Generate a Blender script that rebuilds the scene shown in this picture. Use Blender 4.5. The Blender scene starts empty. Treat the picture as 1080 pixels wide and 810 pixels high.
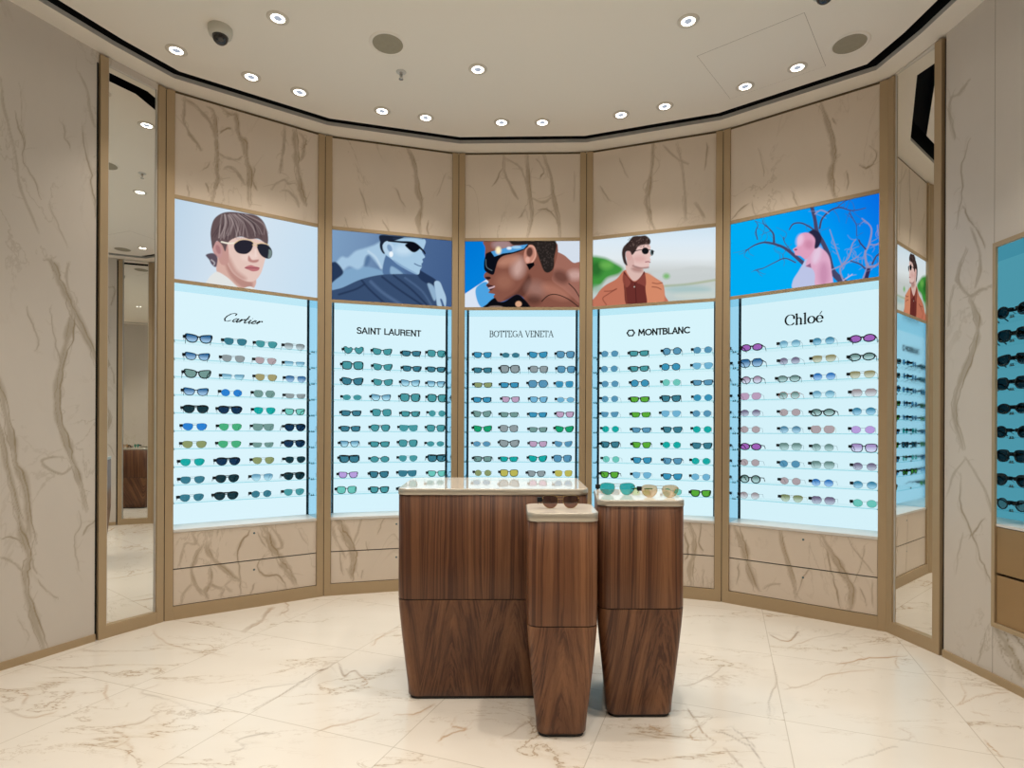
import bpy, bmesh, math, random
import numpy as np
from mathutils import Vector, Matrix
PI = math.pi
D = bpy.data
COL = bpy.context.scene.collection
rnd = random.Random(7)

# ------------------------------------------------------------------ place
F, YH, ROLL, EYE, H = 602.43, 454.7, 0.0045, 1.2, 3.344     # lens (px at 1080 wide), horizon, roll, eye height, ceiling
P = [(-2.358, 3.248), (-2.178, 3.578), (-1.363, 4.140), (-0.419, 4.402),
     (0.563, 4.374), (1.490, 4.046), (2.272, 3.450), (2.323, 3.078)]    # plan corners of the curved wall, left to right

def s2l(c):
    c = np.asarray(c, float) / 255.0
    return np.where(c <= 0.04045, c / 12.92, ((c + 0.055) / 1.055) ** 2.4)
def C4(r, g, b): return tuple(s2l((r, g, b))) + (1.0,)

def project(X, Y, Z):
    u = F * X / Y; v = -F * (Z - EYE) / Y
    return 540 + u * math.cos(ROLL) - v * math.sin(ROLL), YH + u * math.sin(ROLL) + v * math.cos(ROLL)
def ray(px, py):
    a, b = px - 540, py - YH; c, s = math.cos(-ROLL), math.sin(-ROLL)
    return (c * a - s * b) / F, -(s * a + c * b) / F          # x per unit depth, z per unit depth
def on_z(px, py, z):
    a, b = ray(px, py); Y = (z - EYE) / b
    return a * Y, Y

# ------------------------------------------------------------------ materials
class NT:
    def __init__(s, name):
        s.m = D.materials.new(name); s.m.use_nodes = True; s.t = s.m.node_tree; s.t.nodes.clear()
        s.out = s.t.nodes.new('ShaderNodeOutputMaterial')
    def n(s, k, **kw):
        o = s.t.nodes.new(k)
        for a, b in kw.items(): setattr(o, a, b)
        return o
    def l(s, a, b): s.t.links.new(a, b)
    def val(s, sock, v):
        if hasattr(v, 'is_output') or isinstance(v, bpy.types.NodeSocket): s.l(v, sock)
        else: sock.default_value = v
    def math(s, op, a, b=None, c=None, clamp=False):
        o = s.n('ShaderNodeMath', operation=op, use_clamp=clamp)
        s.val(o.inputs[0], a)
        if b is not None: s.val(o.inputs[1], b)
        if c is not None: s.val(o.inputs[2], c)
        return o.outputs[0]
    def mix(s, f, a, b, mode='MIX'):
        o = s.n('ShaderNodeMix', data_type='RGBA', blend_type=mode)
        s.val(o.inputs[0], f); s.val(o.inputs[6], a); s.val(o.inputs[7], b)
        return o.outputs[2]
    def noise(s, vec, scale, detail=4, rough=0.5, dist=0.0):
        o = s.n('ShaderNodeTexNoise'); s.l(vec, o.inputs['Vector'])
        o.inputs['Scale'].default_value = scale; o.inputs['Detail'].default_value = detail
        o.inputs['Roughness'].default_value = rough; o.inputs['Distortion'].default_value = dist
        return o
    def mapping(s, vec, sc=(1, 1, 1), rot=(0, 0, 0), loc=(0, 0, 0)):
        o = s.n('ShaderNodeMapping'); s.l(vec, o.inputs[0])
        o.inputs['Scale'].default_value = sc; o.inputs['Rotation'].default_value = rot; o.inputs['Location'].default_value = loc
        return o.outputs[0]
    def obj(s): return s.n('ShaderNodeTexCoord').outputs['Object']
    def geo(s): return s.n('ShaderNodeNewGeometry').outputs['Position']
    def pbr(s, color, rough=0.5, metal=0.0, spec=0.5, coat=0.0, bump=None, **kw):
        b = s.n('ShaderNodeBsdfPrincipled')
        s.val(b.inputs['Base Color'], color); s.val(b.inputs['Roughness'], rough)
        b.inputs['Metallic'].default_value = metal; b.inputs['Specular IOR Level'].default_value = spec
        b.inputs['Coat Weight'].default_value = coat; b.inputs['Coat Roughness'].default_value = 0.08
        if bump is not None: s.l(bump, b.inputs['Normal'])
        s.l(b.outputs[0], s.out.inputs[0]); return b
def ramp01(nt, v, lo, hi):
    o = nt.n('ShaderNodeMapRange', clamp=True, interpolation_type='SMOOTHSTEP')
    nt.val(o.inputs[0], v); o.inputs[1].default_value = lo; o.inputs[2].default_value = hi
    o.inputs[3].default_value = 0; o.inputs[4].default_value = 1
    return o.outputs[0]

def plain(name, c, rough=0.5, metal=0.0, spec=0.5, coat=0.0, speck=0.0):
    nt = NT(name)
    col = c
    if speck:
        nz = nt.noise(nt.obj(), 35, 3)
        col = nt.mix(nz.outputs[0], tuple(x * (1 - speck) for x in c[:3]) + (1,), tuple(min(1, x * (1 + speck)) for x in c[:3]) + (1,))
    nt.pbr(col, rough, metal, spec, coat); return nt.m

def marble(name, base, vein, rough=0.32, seed=0.0, fine=0.5):
    """pale marble; broad veins come from the 'vein' attribute drawn on each slab, hairlines from noise"""
    nt = NT(name)
    pos = nt.mapping(nt.geo(), (1, 1, 0.45), (0, 0.12, 0), (seed, seed * 2, seed))
    at = nt.n('ShaderNodeAttribute', attribute_name='vein').outputs['Fac']
    n1 = nt.noise(pos, 2.2, 6, 0.6, 0.8)
    r1 = nt.math('ABSOLUTE', nt.math('SUBTRACT', n1.outputs[0], 0.5))
    hair = nt.math('SUBTRACT', 1.0, ramp01(nt, r1, 0.0, 0.012))
    n2 = nt.noise(pos, 1.7, 2)
    hair = nt.math('MULTIPLY', nt.math('MULTIPLY', hair, ramp01(nt, n2.outputs[0], 0.45, 0.62)), fine)
    cloud = nt.noise(pos, 3.5, 5, 0.6)
    b2 = nt.mix(cloud.outputs[0], tuple(x * 0.93 for x in base[:3]) + (1,), tuple(min(1, x * 1.05) for x in base[:3]) + (1,))
    grain = nt.noise(pos, 30, 4, 0.7)
    a2 = nt.math('MULTIPLY', at, nt.math('ADD', nt.math('MULTIPLY', grain.outputs[0], 0.5), 0.75), clamp=True)
    c = nt.mix(nt.math('MAXIMUM', hair, a2), b2, vein)
    nt.pbr(c, rough, spec=0.4); return nt.m

def floor_mat():
    nt = NT('cream_marble_tile')
    pos = nt.geo()
    rot = nt.mapping(pos, (1, 1, 1), (0, 0, math.radians(20.5)))
    sp = nt.n('ShaderNodeSeparateXYZ'); nt.l(rot, sp.inputs[0])
    u = nt.math('DIVIDE', nt.math('SUBTRACT', sp.outputs[0], 0.236 - 7.05), 0.705)
    v = nt.math('DIVIDE', nt.math('SUBTRACT', sp.outputs[1], 1.872 - 7.55), 0.755)
    fu = nt.math('FRACT', u); fv = nt.math('FRACT', v)
    du = nt.math('MULTIPLY', nt.math('MINIMUM', fu, nt.math('SUBTRACT', 1.0, fu)), 0.705)
    dv = nt.math('MULTIPLY', nt.math('MINIMUM', fv, nt.math('SUBTRACT', 1.0, fv)), 0.755)
    d = nt.math('MINIMUM', du, dv)
    joint = nt.math('SUBTRACT', 1.0, ramp01(nt, d, 0.0007, 0.0026))
    cell = nt.n('ShaderNodeCombineXYZ'); nt.l(nt.math('FLOOR', u), cell.inputs[0]); nt.l(nt.math('FLOOR', v), cell.inputs[1])
    wn = nt.n('ShaderNodeTexWhiteNoise'); nt.l(cell.outputs[0], wn.inputs['Vector'])
    off = nt.n('ShaderNodeVectorMath', operation='SCALE'); nt.l(wn.outputs['Color'], off.inputs[0]); off.inputs['Scale'].default_value = 9
    add = nt.n('ShaderNodeVectorMath', operation='ADD'); nt.l(nt.mapping(pos, (0.75, 1.9, 1), (0, 0, math.radians(-14))), add.inputs[0]); nt.l(off.outputs[0], add.inputs[1])
    vv = add.outputs[0]
    def hair(scale, w, lo, hi, dist):
        a = nt.noise(vv, scale, 7, 0.62, dist)
        r = nt.math('ABSOLUTE', nt.math('SUBTRACT', a.outputs[0], 0.5))
        m = nt.noise(vv, scale * 0.9, 2)
        return nt.math('MULTIPLY', nt.math('SUBTRACT', 1.0, ramp01(nt, r, 0, w)), ramp01(nt, m.outputs[0], lo, hi))
    h1 = hair(1.5, 0.010, 0.46, 0.64, 0.5); h2 = hair(3.4, 0.012, 0.5, 0.66, 0.9)
    soft = hair(1.5, 0.05, 0.5, 0.7, 0.5)
    at = nt.n('ShaderNodeAttribute', attribute_name='vein').outputs['Fac']
    base = nt.mix(nt.noise(vv, 2.5, 4).outputs[0], C4(222, 214, 202), C4(232, 225, 215))
    c = nt.mix(nt.math('MULTIPLY', soft, 0.28), base, C4(196, 178, 148))
    c = nt.mix(nt.math('MULTIPLY', h2, 0.42), c, C4(170, 148, 118))
    c = nt.mix(nt.math('MULTIPLY', h1, 0.62), c, C4(152, 122, 88))
    tint = nt.mix(ramp01(nt, nt.noise(pos, 1.3, 1).outputs[0], 0.42, 0.6), C4(170, 122, 56), C4(124, 104, 86))
    c = nt.mix(nt.math('MULTIPLY', at, 0.85), c, tint)
    c = nt.mix(nt.math('MULTIPLY', joint, 0.55), c, C4(160, 145, 122))
    nt.pbr(c, 0.17, spec=0.45); return nt.m

def wood(name, centres, half, arch, seed, tone=1.0, yf=2.5):
    """walnut veneer: long vertical grain; arch = how strongly the figure closes into pointed arches"""
    nt = NT(name)
    sp = nt.n('ShaderNodeSeparateXYZ'); nt.l(nt.geo(), sp.inputs[0])
    x = nt.math('ADD', sp.outputs[0], nt.math('MULTIPLY', sp.outputs[1], 0.35))
    xr = nt.math('SUBTRACT', x, centres + 0.35 * yf)
    pp = nt.math('PINGPONG', xr, half)
    z = sp.outputs[2]
    L = nt.math('ADD', nt.math('MULTIPLY', nt.math('POWER', pp, 1.35), 4.2), nt.math('MULTIPLY', z, arch))
    wob = nt.noise(nt.mapping(nt.geo(), (5, 5, 1.0), (0, 0, 0), (seed, 0, seed)), 1.6, 3)
    L = nt.math('ADD', L, nt.math('MULTIPLY', wob.outputs[0], 0.07))
    cb = nt.n('ShaderNodeCombineXYZ'); nt.l(L, cb.inputs[0]); nt.l(nt.math('MULTIPLY', x, 0.8), cb.inputs[1]); cb.inputs[2].default_value = seed
    g1 = nt.noise(cb.outputs[0], 40, 4, 0.65); g2 = nt.noise(cb.outputs[0], 9, 3)
    por = nt.noise(nt.mapping(nt.geo(), (420, 420, 9), (0, 0, 0), (seed, 0, 0)), 1, 2, 0.6)
    bands = nt.noise(nt.mapping(nt.geo(), (9, 9, 0.25), (0, 0, 0), (seed * 3, 0, 0)), 1, 2)
    dk, md, lt = [tuple(q * tone for q in c[:3]) + (1,) for c in (C4(74, 44, 30), C4(112, 74, 50), C4(146, 102, 70))]
    c = nt.mix(ramp01(nt, g1.outputs[0], 0.41, 0.57), dk, md)
    c = nt.mix(nt.math('MULTIPLY', ramp01(nt, g2.outputs[0], 0.44, 0.66), 0.55), c, lt)
    c = nt.mix(nt.math('MULTIPLY', ramp01(nt, bands.outputs[0], 0.40, 0.68), 0.42), c, dk)
    c = nt.mix(nt.math('MULTIPLY', ramp01(nt, por.outputs[0], 0.52, 0.7), 0.35), c, dk)
    nt.pbr(c, 0.36, spec=0.35); return nt.m

def emit(name, c, strength=1.0):
    nt = NT(name); e = nt.n('ShaderNodeEmission'); e.inputs[0].default_value = c; e.inputs[1].default_value = strength
    nt.l(e.outputs[0], nt.out.inputs[0]); return nt.m
def emit_attr(name, strength=1.0):
    nt = NT(name); e = nt.n('ShaderNodeEmission'); a = nt.n('ShaderNodeAttribute', attribute_name='picture')
    nt.l(a.outputs['Color'], e.inputs[0]); e.inputs[1].default_value = strength
    nt.l(e.outputs[0], nt.out.inputs[0]); return nt.m
def glossy(name, c, rough=0.0):
    nt = NT(name); g = nt.n('ShaderNodeBsdfGlossy'); g.inputs['Color'].default_value = c; g.inputs['Roughness'].default_value = rough
    nt.l(g.outputs[0], nt.out.inputs[0]); return nt.m
def clear(name, c, gl=0.06, c2=None):
    """see-through tinted sheet; c2 = colour at its foot for graduated lenses"""
    nt = NT(name); t = nt.n('ShaderNodeBsdfTransparent'); g = nt.n('ShaderNodeBsdfGlossy'); g.inputs['Roughness'].default_value = 0.03
    if c2 is None: t.inputs[0].default_value = c
    else:
        sp = nt.n('ShaderNodeSeparateXYZ'); nt.l(nt.n('ShaderNodeTexCoord').outputs['Generated'], sp.inputs[0])
        nt.l(nt.mix(ramp01(nt, sp.outputs[2], 0.02, 0.95), c2, c), t.inputs[0])
    m = nt.n('ShaderNodeMixShader'); m.inputs[0].default_value = gl
    nt.l(t.outputs[0], m.inputs[1]); nt.l(g.outputs[0], m.inputs[2]); nt.l(m.outputs[0], nt.out.inputs[0]); return nt.m

M = {}
M['bronze'] = plain('brushed_bronze', C4(186, 164, 132), 0.52, 0.40)
M['dark'] = plain('dark_gap', (0.010, 0.008, 0.007, 1), 0.8)
M['marble'] = marble('veined_marble', C4(226, 212, 197), C4(150, 126, 90), fine=0.3)
M['marble_grey'] = marble('pale_veined_marble', C4(213, 205, 196), C4(146, 130, 100), seed=3.0, fine=0.25)
M['floor'] = floor_mat()
M['paint'] = plain('matt_ceiling_paint', C4(240, 232, 220), 0.9, spec=0.1)
M['black'] = plain('matt_black', (0.006, 0.006, 0.007, 1), 0.7, spec=0.2)
M['lip'] = plain('grey_metal_lip', C4(205, 202, 196), 0.5, 0.0)
M['glow'] = [emit('backlit_panel_%s' % n, C4(*c), 1.0) for n, c in zip('abcde', [(218, 244, 252), (214, 243, 252), (213, 242, 252), (215, 244, 251), (212, 241, 249)])]
M['glow_dim'] = emit('dim_backlit_panel', C4(88, 160, 176), 1.0)
M['side'] = glossy('tinted_mirror_side', (0.50, 0.75, 0.90, 1), 0.10)
M['side_dim'] = glossy('green_mirror_side', (0.55, 0.66, 0.64, 1), 0.05)
M['white'] = plain('white_stone', C4(228, 226, 222), 0.3)
M['shelf'] = clear('clear_shelf_glass', (0.97, 0.995, 0.995, 1), 0.04)
M['edge'] = clear('glass_edge_tint', (0.56, 0.86, 0.90, 1), 0.08)
M['chrome'] = plain('polished_steel', C4(190, 190, 188), 0.2, 1.0)
M['mirror'] = glossy('mirror_silver', (0.88, 0.88, 0.85, 1), 0.0)
M['screen'] = emit_attr('lit_screen', 1.0)
M['letter'] = plain('dark_lettering', C4(28, 48, 56), 0.5)
M['letter_grey'] = plain('grey_lettering', C4(66, 96, 102), 0.5)
M['champagne'] = plain('champagne_metal', C4(190, 184, 172), 0.38, 0.6)
M['top'] = plain('white_glass_top', C4(240, 232, 220), 0.03, spec=0.6, coat=0.2)
M['plinth'] = plain('black_plinth', (0.012, 0.010, 0.009, 1), 0.6)
M['bronze_panel'] = plain('bronze_drawer', C4(165, 135, 95), 0.42, 0.45)
M['lamp'] = emit('lamp_glow', (1.0, 0.95, 0.86, 1), 9.0)
M['lampref'] = emit('lamp_lens', C4(172, 180, 194), 1.0)
M['trimwhite'] = plain('white_trim', C4(215, 205, 190), 0.6)
M['grille'] = plain('speaker_grille', C4(158, 150, 130), 0.8, speck=0.1)
M['camwhite'] = plain('camera_housing', C4(200, 196, 184), 0.5)
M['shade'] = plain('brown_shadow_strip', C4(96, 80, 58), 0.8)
M['upright'] = plain('shelf_standard', C4(24, 58, 74), 0.5)
M['bracket'] = plain('bracket_steel', C4(92, 116, 122), 0.35, 0.6)
M['top_strip'] = glossy('niche_top_reflector', (0.74, 0.90, 0.95, 1), 0.15)
M['dome'] = plain('smoked_dome', (0.012, 0.010, 0.010, 1), 0.08, spec=0.8)
M['tag'] = plain('black_tag', (0.008, 0.012, 0.016, 1), 0.6, spec=0.2)
M['f_k'] = plain('frame_black', (0.010, 0.020, 0.028, 1), 0.5, spec=0.25)
M['f_w'] = plain('frame_steel', C4(95, 110, 118), 0.3, 0.6)
M['f_g'] = plain('frame_gold', C4(205, 175, 110), 0.25, 0.9)
M['f_p'] = plain('frame_pink', C4(205, 130, 125), 0.3)
M['f_t'] = plain('frame_sand', C4(190, 175, 150), 0.3)
M['f_n'] = plain('frame_navy', (0.015, 0.05, 0.08, 1), 0.25)

# ------------------------------------------------------------------ mesh helpers
def link(name, me, mats=None, parent=None, loc=None, rotz=None):
    o = D.objects.new(name, me); COL.objects.link(o)
    if mats is not None and me is not None and not me.materials:
        for m in (mats if isinstance(mats, (list, tuple)) else [mats]): me.materials.append(m)
    if parent: o.parent = parent
    if loc is not None: o.location = loc
    if rotz is not None: o.rotation_euler = (0, 0, rotz)
    return o
def tag(o, label=None, cat=None, group=None, kind=None):
    if label: o['label'] = label
    if cat: o['category'] = cat
    if group: o['group'] = group
    if kind: o['kind'] = kind
    return o
def empty(name, loc, rotz=0, **kw):
    o = D.objects.new(name, None); COL.objects.link(o); o.location = loc; o.rotation_euler = (0, 0, rotz); o.empty_display_size = 0.1
    return tag(o, **kw)
class MB:
    def __init__(s): s.v = []; s.f = []; s.mi = []; s.sm = []
    def add(s, vs, fs, mi=0, sm=False):
        b = len(s.v); s.v += [tuple(v) for v in vs]; s.f += [tuple(b + i for i in f) for f in fs]; s.mi += [mi] * len(fs); s.sm += [sm] * len(fs)
    def box(s, x0, x1, y0, y1, z0, z1, mi=0):
        s.add([(x, y, z) for z in (z0, z1) for y in (y0, y1) for x in (x0, x1)],
              [(0, 2, 3, 1), (4, 5, 7, 6), (0, 1, 5, 4), (2, 6, 7, 3), (0, 4, 6, 2), (1, 3, 7, 5)], mi)
    def bar(s, a, b, w, h, mi=0):
        a = Vector(a); b = Vector(b); d = (b - a).normalized()
        r = d.cross(Vector((0, 0, 1)));
        if r.length < 1e-4: r = Vector((1, 0, 0))
        r.normalize(); u = r.cross(d)
        vs = [p + r * sx * w / 2 + u * sz * h / 2 for p in (a, b) for sx, sz in ((-1, -1), (1, -1), (1, 1), (-1, 1))]
        s.add(vs, [(0, 1, 2, 3), (7, 6, 5, 4), (0, 4, 5, 1), (1, 5, 6, 2), (2, 6, 7, 3), (3, 7, 4, 0)], mi)
    def lathe(s, prof, c=(0, 0, 0), seg=24, mi=0, sm=True, cap=True):
        n = len(prof); vs = []
        for i in range(seg):
            a = 2 * PI * i / seg
            for r, z in prof: vs.append((c[0] + r * math.cos(a), c[1] + r * math.sin(a), c[2] + z))
        fs = [(i * n + k, ((i + 1) % seg) * n + k, ((i + 1) % seg) * n + k + 1, i * n + k + 1) for i in range(seg) for k in range(n - 1)]
        s.add(vs, fs, mi, sm)
        if cap:
            s.add([vs[i * n] for i in range(seg)], [tuple(range(seg))], mi); s.add([vs[i * n + n - 1] for i in range(seg)], [tuple(range(seg))], mi)
    def loft(s, loops, mi=0, sm=True, capb=True, capt=True):
        n = len(loops[0]); vs = [p for l in loops for p in l]
        s.add(vs, [(k * n + i, k * n + (i + 1) % n, (k + 1) * n + (i + 1) % n, (k + 1) * n + i) for k in range(len(loops) - 1) for i in range(n)], mi, sm)
        if capb: s.add(loops[0], [tuple(reversed(range(n)))], mi)
        if capt: s.add(loops[-1], [tuple(range(n))], mi)
    def mesh(s, name, mats):
        me = D.meshes.new(name); me.from_pydata(s.v, [], s.f); me.update()
        me.polygons.foreach_set('material_index', s.mi); me.polygons.foreach_set('use_smooth', s.sm)
        for m in (mats if isinstance(mats, (list, tuple)) else [mats]): me.materials.append(m)
        return me
    def build(s, name, mats, parent=None, loc=None, rotz=None):
        return link(name, s.mesh(name, mats), None, parent, loc, rotz)
def bevel(o, w=0.002, seg=2):
    m = o.modifiers.new('soft_edge', 'BEVEL'); m.width = w; m.segments = seg; m.limit_method = 'ANGLE'; return o

# ------------------------------------------------------------------ drawing on surfaces (marble veins, screen pictures)
def smooth_path(pts, closed=False, sub=6):
    p = np.array(pts, float); n = len(p)
    if n < 3: return p[0] + (p[1] - p[0]) * np.linspace(0, 1, 6)[:, None]
    out = []
    idx = range(n) if closed else range(n - 1)
    for i in idx:
        p0 = p[(i - 1) % n] if closed or i > 0 else p[0]
        p1 = p[i]; p2 = p[(i + 1) % n]
        p3 = p[(i + 2) % n] if closed or i + 2 < n else p[-1]
        for t in np.linspace(0, 1, sub, endpoint=False):
            out.append(0.5 * ((2 * p1) + (-p0 + p2) * t + (2 * p0 - 5 * p1 + 4 * p2 - p3) * t * t + (-p0 + 3 * p1 - 3 * p2 + p3) * t ** 3))
    if not closed: out.append(p[-1])
    return np.array(out)
def seg_dist(X, Y, a, b):
    dx, dy = b[0] - a[0], b[1] - a[1]; L = dx * dx + dy * dy + 1e-12
    t = np.clip(((X - a[0]) * dx + (Y - a[1]) * dy) / L, 0, 1)
    return np.hypot(X - a[0] - t * dx, Y - a[1] - t * dy), t
def stroke_mask(X, Y, pts, w, feather):
    """w: one width or one per given point"""
    p = np.asarray(pts, float); wl = np.full(len(p), float(w)) if np.isscalar(w) else np.asarray(w, float)
    m = np.zeros(X.shape); big = wl.max() / 2 + feather + 1
    for i in range(len(p) - 1):
        lo = np.minimum(p[i], p[i + 1]) - big; hi = np.maximum(p[i], p[i + 1]) + big
        k = (X > lo[0]) & (X < hi[0]) & (Y > lo[1]) & (Y < hi[1])
        if not k.any(): continue
        d, t = seg_dist(X[k], Y[k], p[i], p[i + 1])
        ww = (wl[i] * (1 - t) + wl[i + 1] * t) / 2
        m[k] = np.maximum(m[k], np.clip((ww + feather / 2 - d) / max(feather, 1e-6), 0, 1))
    return m
def fill_mask(X, Y, poly, feather):
    p = np.asarray(poly, float)
    lo = p.min(0) - feather - 1; hi = p.max(0) + feather + 1
    m = np.zeros(X.shape); k = (X > lo[0]) & (X < hi[0]) & (Y > lo[1]) & (Y < hi[1])
    if not k.any(): return m
    x, y = X[k], Y[k]; ins = np.zeros(x.shape, bool); dd = np.full(x.shape, 1e9); n = len(p)
    for i in range(n):
        a, b = p[i], p[(i + 1) % n]
        d, _ = seg_dist(x, y, a, b); dd = np.minimum(dd, d)
        c = (a[1] > y) != (b[1] > y)
        if abs(b[1] - a[1]) > 1e-12: ins ^= c & (x < (b[0] - a[0]) * (y - a[1]) / (b[1] - a[1]) + a[0])
    sd = np.where(ins, dd, -dd); m[k] = np.clip(sd / max(feather, 1e-6) + 0.5, 0, 1)
    return m
def vein_mask(X, Y, paths, seed=1):
    g = np.random.default_rng(seed); m = np.zeros(X.shape)
    for path in paths:
        w, st, pts = path[0], path[1], path[2]
        p = smooth_path(pts, sub=7); n = len(p)
        def jig(a):
            j = np.zeros((n, 2))
            for sc in (1, 2, 5):
                c = g.normal(size=(max(3, n // sc + 2), 2)); t = np.linspace(0, len(c) - 1, n)
                j += np.stack([np.interp(t, np.arange(len(c)), c[:, k]) for k in (0, 1)], 1) * (0.35 + 0.18 * sc)
            return p + j * a
        s_ = np.linspace(0, 1, n); tap = np.clip(np.minimum(s_, 1 - s_) * 5 + 0.12, 0, 1)
        c = g.random(max(4, n // 3)); ww = w * tap * (0.45 + 1.0 * np.interp(s_ * (len(c) - 1), np.arange(len(c)), c))
        if w > 1.6:
            m = np.maximum(m, 0.50 * st * stroke_mask(X, Y, jig(w * 0.12), ww * 1.15, w * 0.55))
            m = np.maximum(m, 0.85 * st * stroke_mask(X, Y, jig(w * 0.14) + np.array([w * 0.36, 0]), ww * 0.26, 0.9))
            m = np.maximum(m, 0.70 * st * stroke_mask(X, Y, jig(w * 0.18) - np.array([w * 0.42, 0]), ww * 0.18, 0.9))
            m = np.maximum(m, 0.45 * st * stroke_mask(X, Y, jig(w * 0.5), np.full(n, 0.5), 1.0))
        else:
            m = np.maximum(m, st * stroke_mask(X, Y, jig(0.7), np.maximum(ww, 0.25), 0.9))
            m = np.maximum(m, 0.3 * st * stroke_mask(X, Y, jig(1.6), ww * 0.6, 2.2))
        for _ in range(int(n / 7)):            # short twigs
            i = int(g.integers(1, n - 1)); L = 4 + 12 * g.random(); d = p[min(i + 1, n - 1)] - p[i - 1]; d = d / (np.hypot(*d) + 1e-6) * g.choice([-1, 1])
            a = g.normal() * 0.7; e = np.array([d[0] * math.cos(a) - d[1] * math.sin(a), d[0] * math.sin(a) + d[1] * math.cos(a)])
            q = smooth_path([p[i], p[i] + e * L * .5 + g.normal(size=2), p[i] + e * L + g.normal(size=2) * 1.5])
            m = np.maximum(m, 0.5 * st * stroke_mask(X, Y, q, np.linspace(.8, .1, len(q)), 0.9))
    return m
def grid_mesh(name, o, ux, uz, nu, nv, mats, thick=None):
    """slab face from origin o spanned by ux (right) and uz (up), nu x nv cells; thick = vector behind it"""
    o, ux, uz = (np.array(a, float) for a in (o, ux, uz))
    U, V = np.meshgrid(np.linspace(0, 1, nu + 1), np.linspace(0, 1, nv + 1))
    pts = o + U[..., None] * ux + V[..., None] * uz
    W = pts.reshape(-1, 3); n = len(W); extra = []
    i = np.arange(nv)[:, None] * (nu + 1) + np.arange(nu)[None, :]
    q = np.stack([i, i + 1, i + nu + 2, i + nu + 1], -1).reshape(-1, 4)
    faces = q
    if thick is not None:
        t = np.array(thick, float); c = np.array([o, o + ux, o + ux + uz, o + uz]); extra = np.concatenate([c, c + t])
        b = n; faces = np.concatenate([q, np.array([(b, b + 4, b + 5, b + 1), (b + 1, b + 5, b + 6, b + 2), (b + 2, b + 6, b + 7, b + 3), (b + 3, b + 7, b + 4, b), (b + 4, b + 7, b + 6, b + 5)])])
        W = np.concatenate([W, extra])
    me = D.meshes.new(name); me.vertices.add(len(W)); me.vertices.foreach_set('co', W.ravel())
    me.loops.add(faces.size); me.loops.foreach_set('vertex_index', faces.ravel().astype(np.int32))
    me.polygons.add(len(faces)); me.polygons.foreach_set('loop_start', np.arange(0, faces.size, 4, dtype=np.int32))
    me.update(); me.validate()
    for m in (mats if isinstance(mats, (list, tuple)) else [mats]): me.materials.append(m)
    return me, W, n
def set_vein(me, W, mat4, paths, seed=1):
    """evaluate the slab's own vein drawing at every vertex (mat4: local to world)"""
    R = np.array(mat4)[:3, :3]; T = np.array(mat4)[:3, 3]; G = W @ R.T + T
    X, Y = project(G[:, 0], np.maximum(G[:, 1], 0.3), G[:, 2])
    m = vein_mask(X, Y, paths, seed)
    a = me.attributes.new('vein', 'FLOAT', 'POINT'); a.data.foreach_set('value', m.astype(np.float32))

def frame_of(a, b):
    ang = math.atan2(b[1] - a[1], b[0] - a[0])
    return Matrix.Translation((a[0], a[1], 0)) @ Matrix.Rotation(ang, 4, 'Z'), ang, math.hypot(b[0] - a[0], b[1] - a[1])
# ------------------------------------------------------------------ vein drawings of the slabs
LEFT_V = [
 (7, .9, [(-6,390),(2,415),(10,455),(15,485),(25,508),(30,540),(34,572)]), (5, .8, [(-4,440),(6,480),(14,520),(22,552)]),
 (8, .9, [(14,530),(22,560),(31,585),(27,615),(36,648),(47,684)]), (1.4, .7, [(0,569),(14,567),(25,578)]), (2, .8, [(0,588),(14,593),(26,606)]),
 (1.4, .6, [(36,565),(33,580),(36,600),(39,605)]), (1.2, .5, [(38,610),(52,625),(62,632)]),
 (6, .85, [(50,272),(58,282),(65,298),(74,318),(84,342),(96,368),(103,386)]), (2, .7, [(72,276),(70,292),(74,312)]),
 (6, .9, [(76,316),(76,334),(73,356),(65,385),(61,412),(62,440),(69,462),(77,486),(85,512),(91,540)]),
 (2, .75, [(79,490),(66,500),(50,494),(44,486),(54,482),(66,482)]), (1.2, .5, [(52,324),(55,345),(60,370),(63,392)]),
 (1.2, .5, [(28,322),(32,340),(40,356),(37,372)]),
 (2, .6, [(1,82),(3,108),(11,140),(17,168),(21,196),(34,228),(41,246)]), (1.6, .55, [(15,118),(23,148),(25,168),(37,190),(43,210)]),
 (1, .5, [(21,88),(24,130),(25,160)]), (2, .6, [(83,76),(92,96),(95,116),(100,134)]), (1.6, .6, [(87,133),(90,158),(95,182),(98,206),(101,228)]),
 (1.2, .45, [(66,128),(70,146),(74,156)]), (1, .4, [(52,214),(60,236),(72,262)]), (1.2, .5, [(83,540),(82,560),(79,583),(84,604)]), (1.6, .5, [(101,548),(92,556),(88,566)]),
 (1, .4, [(20,654),(26,664),(30,676)])]
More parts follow.
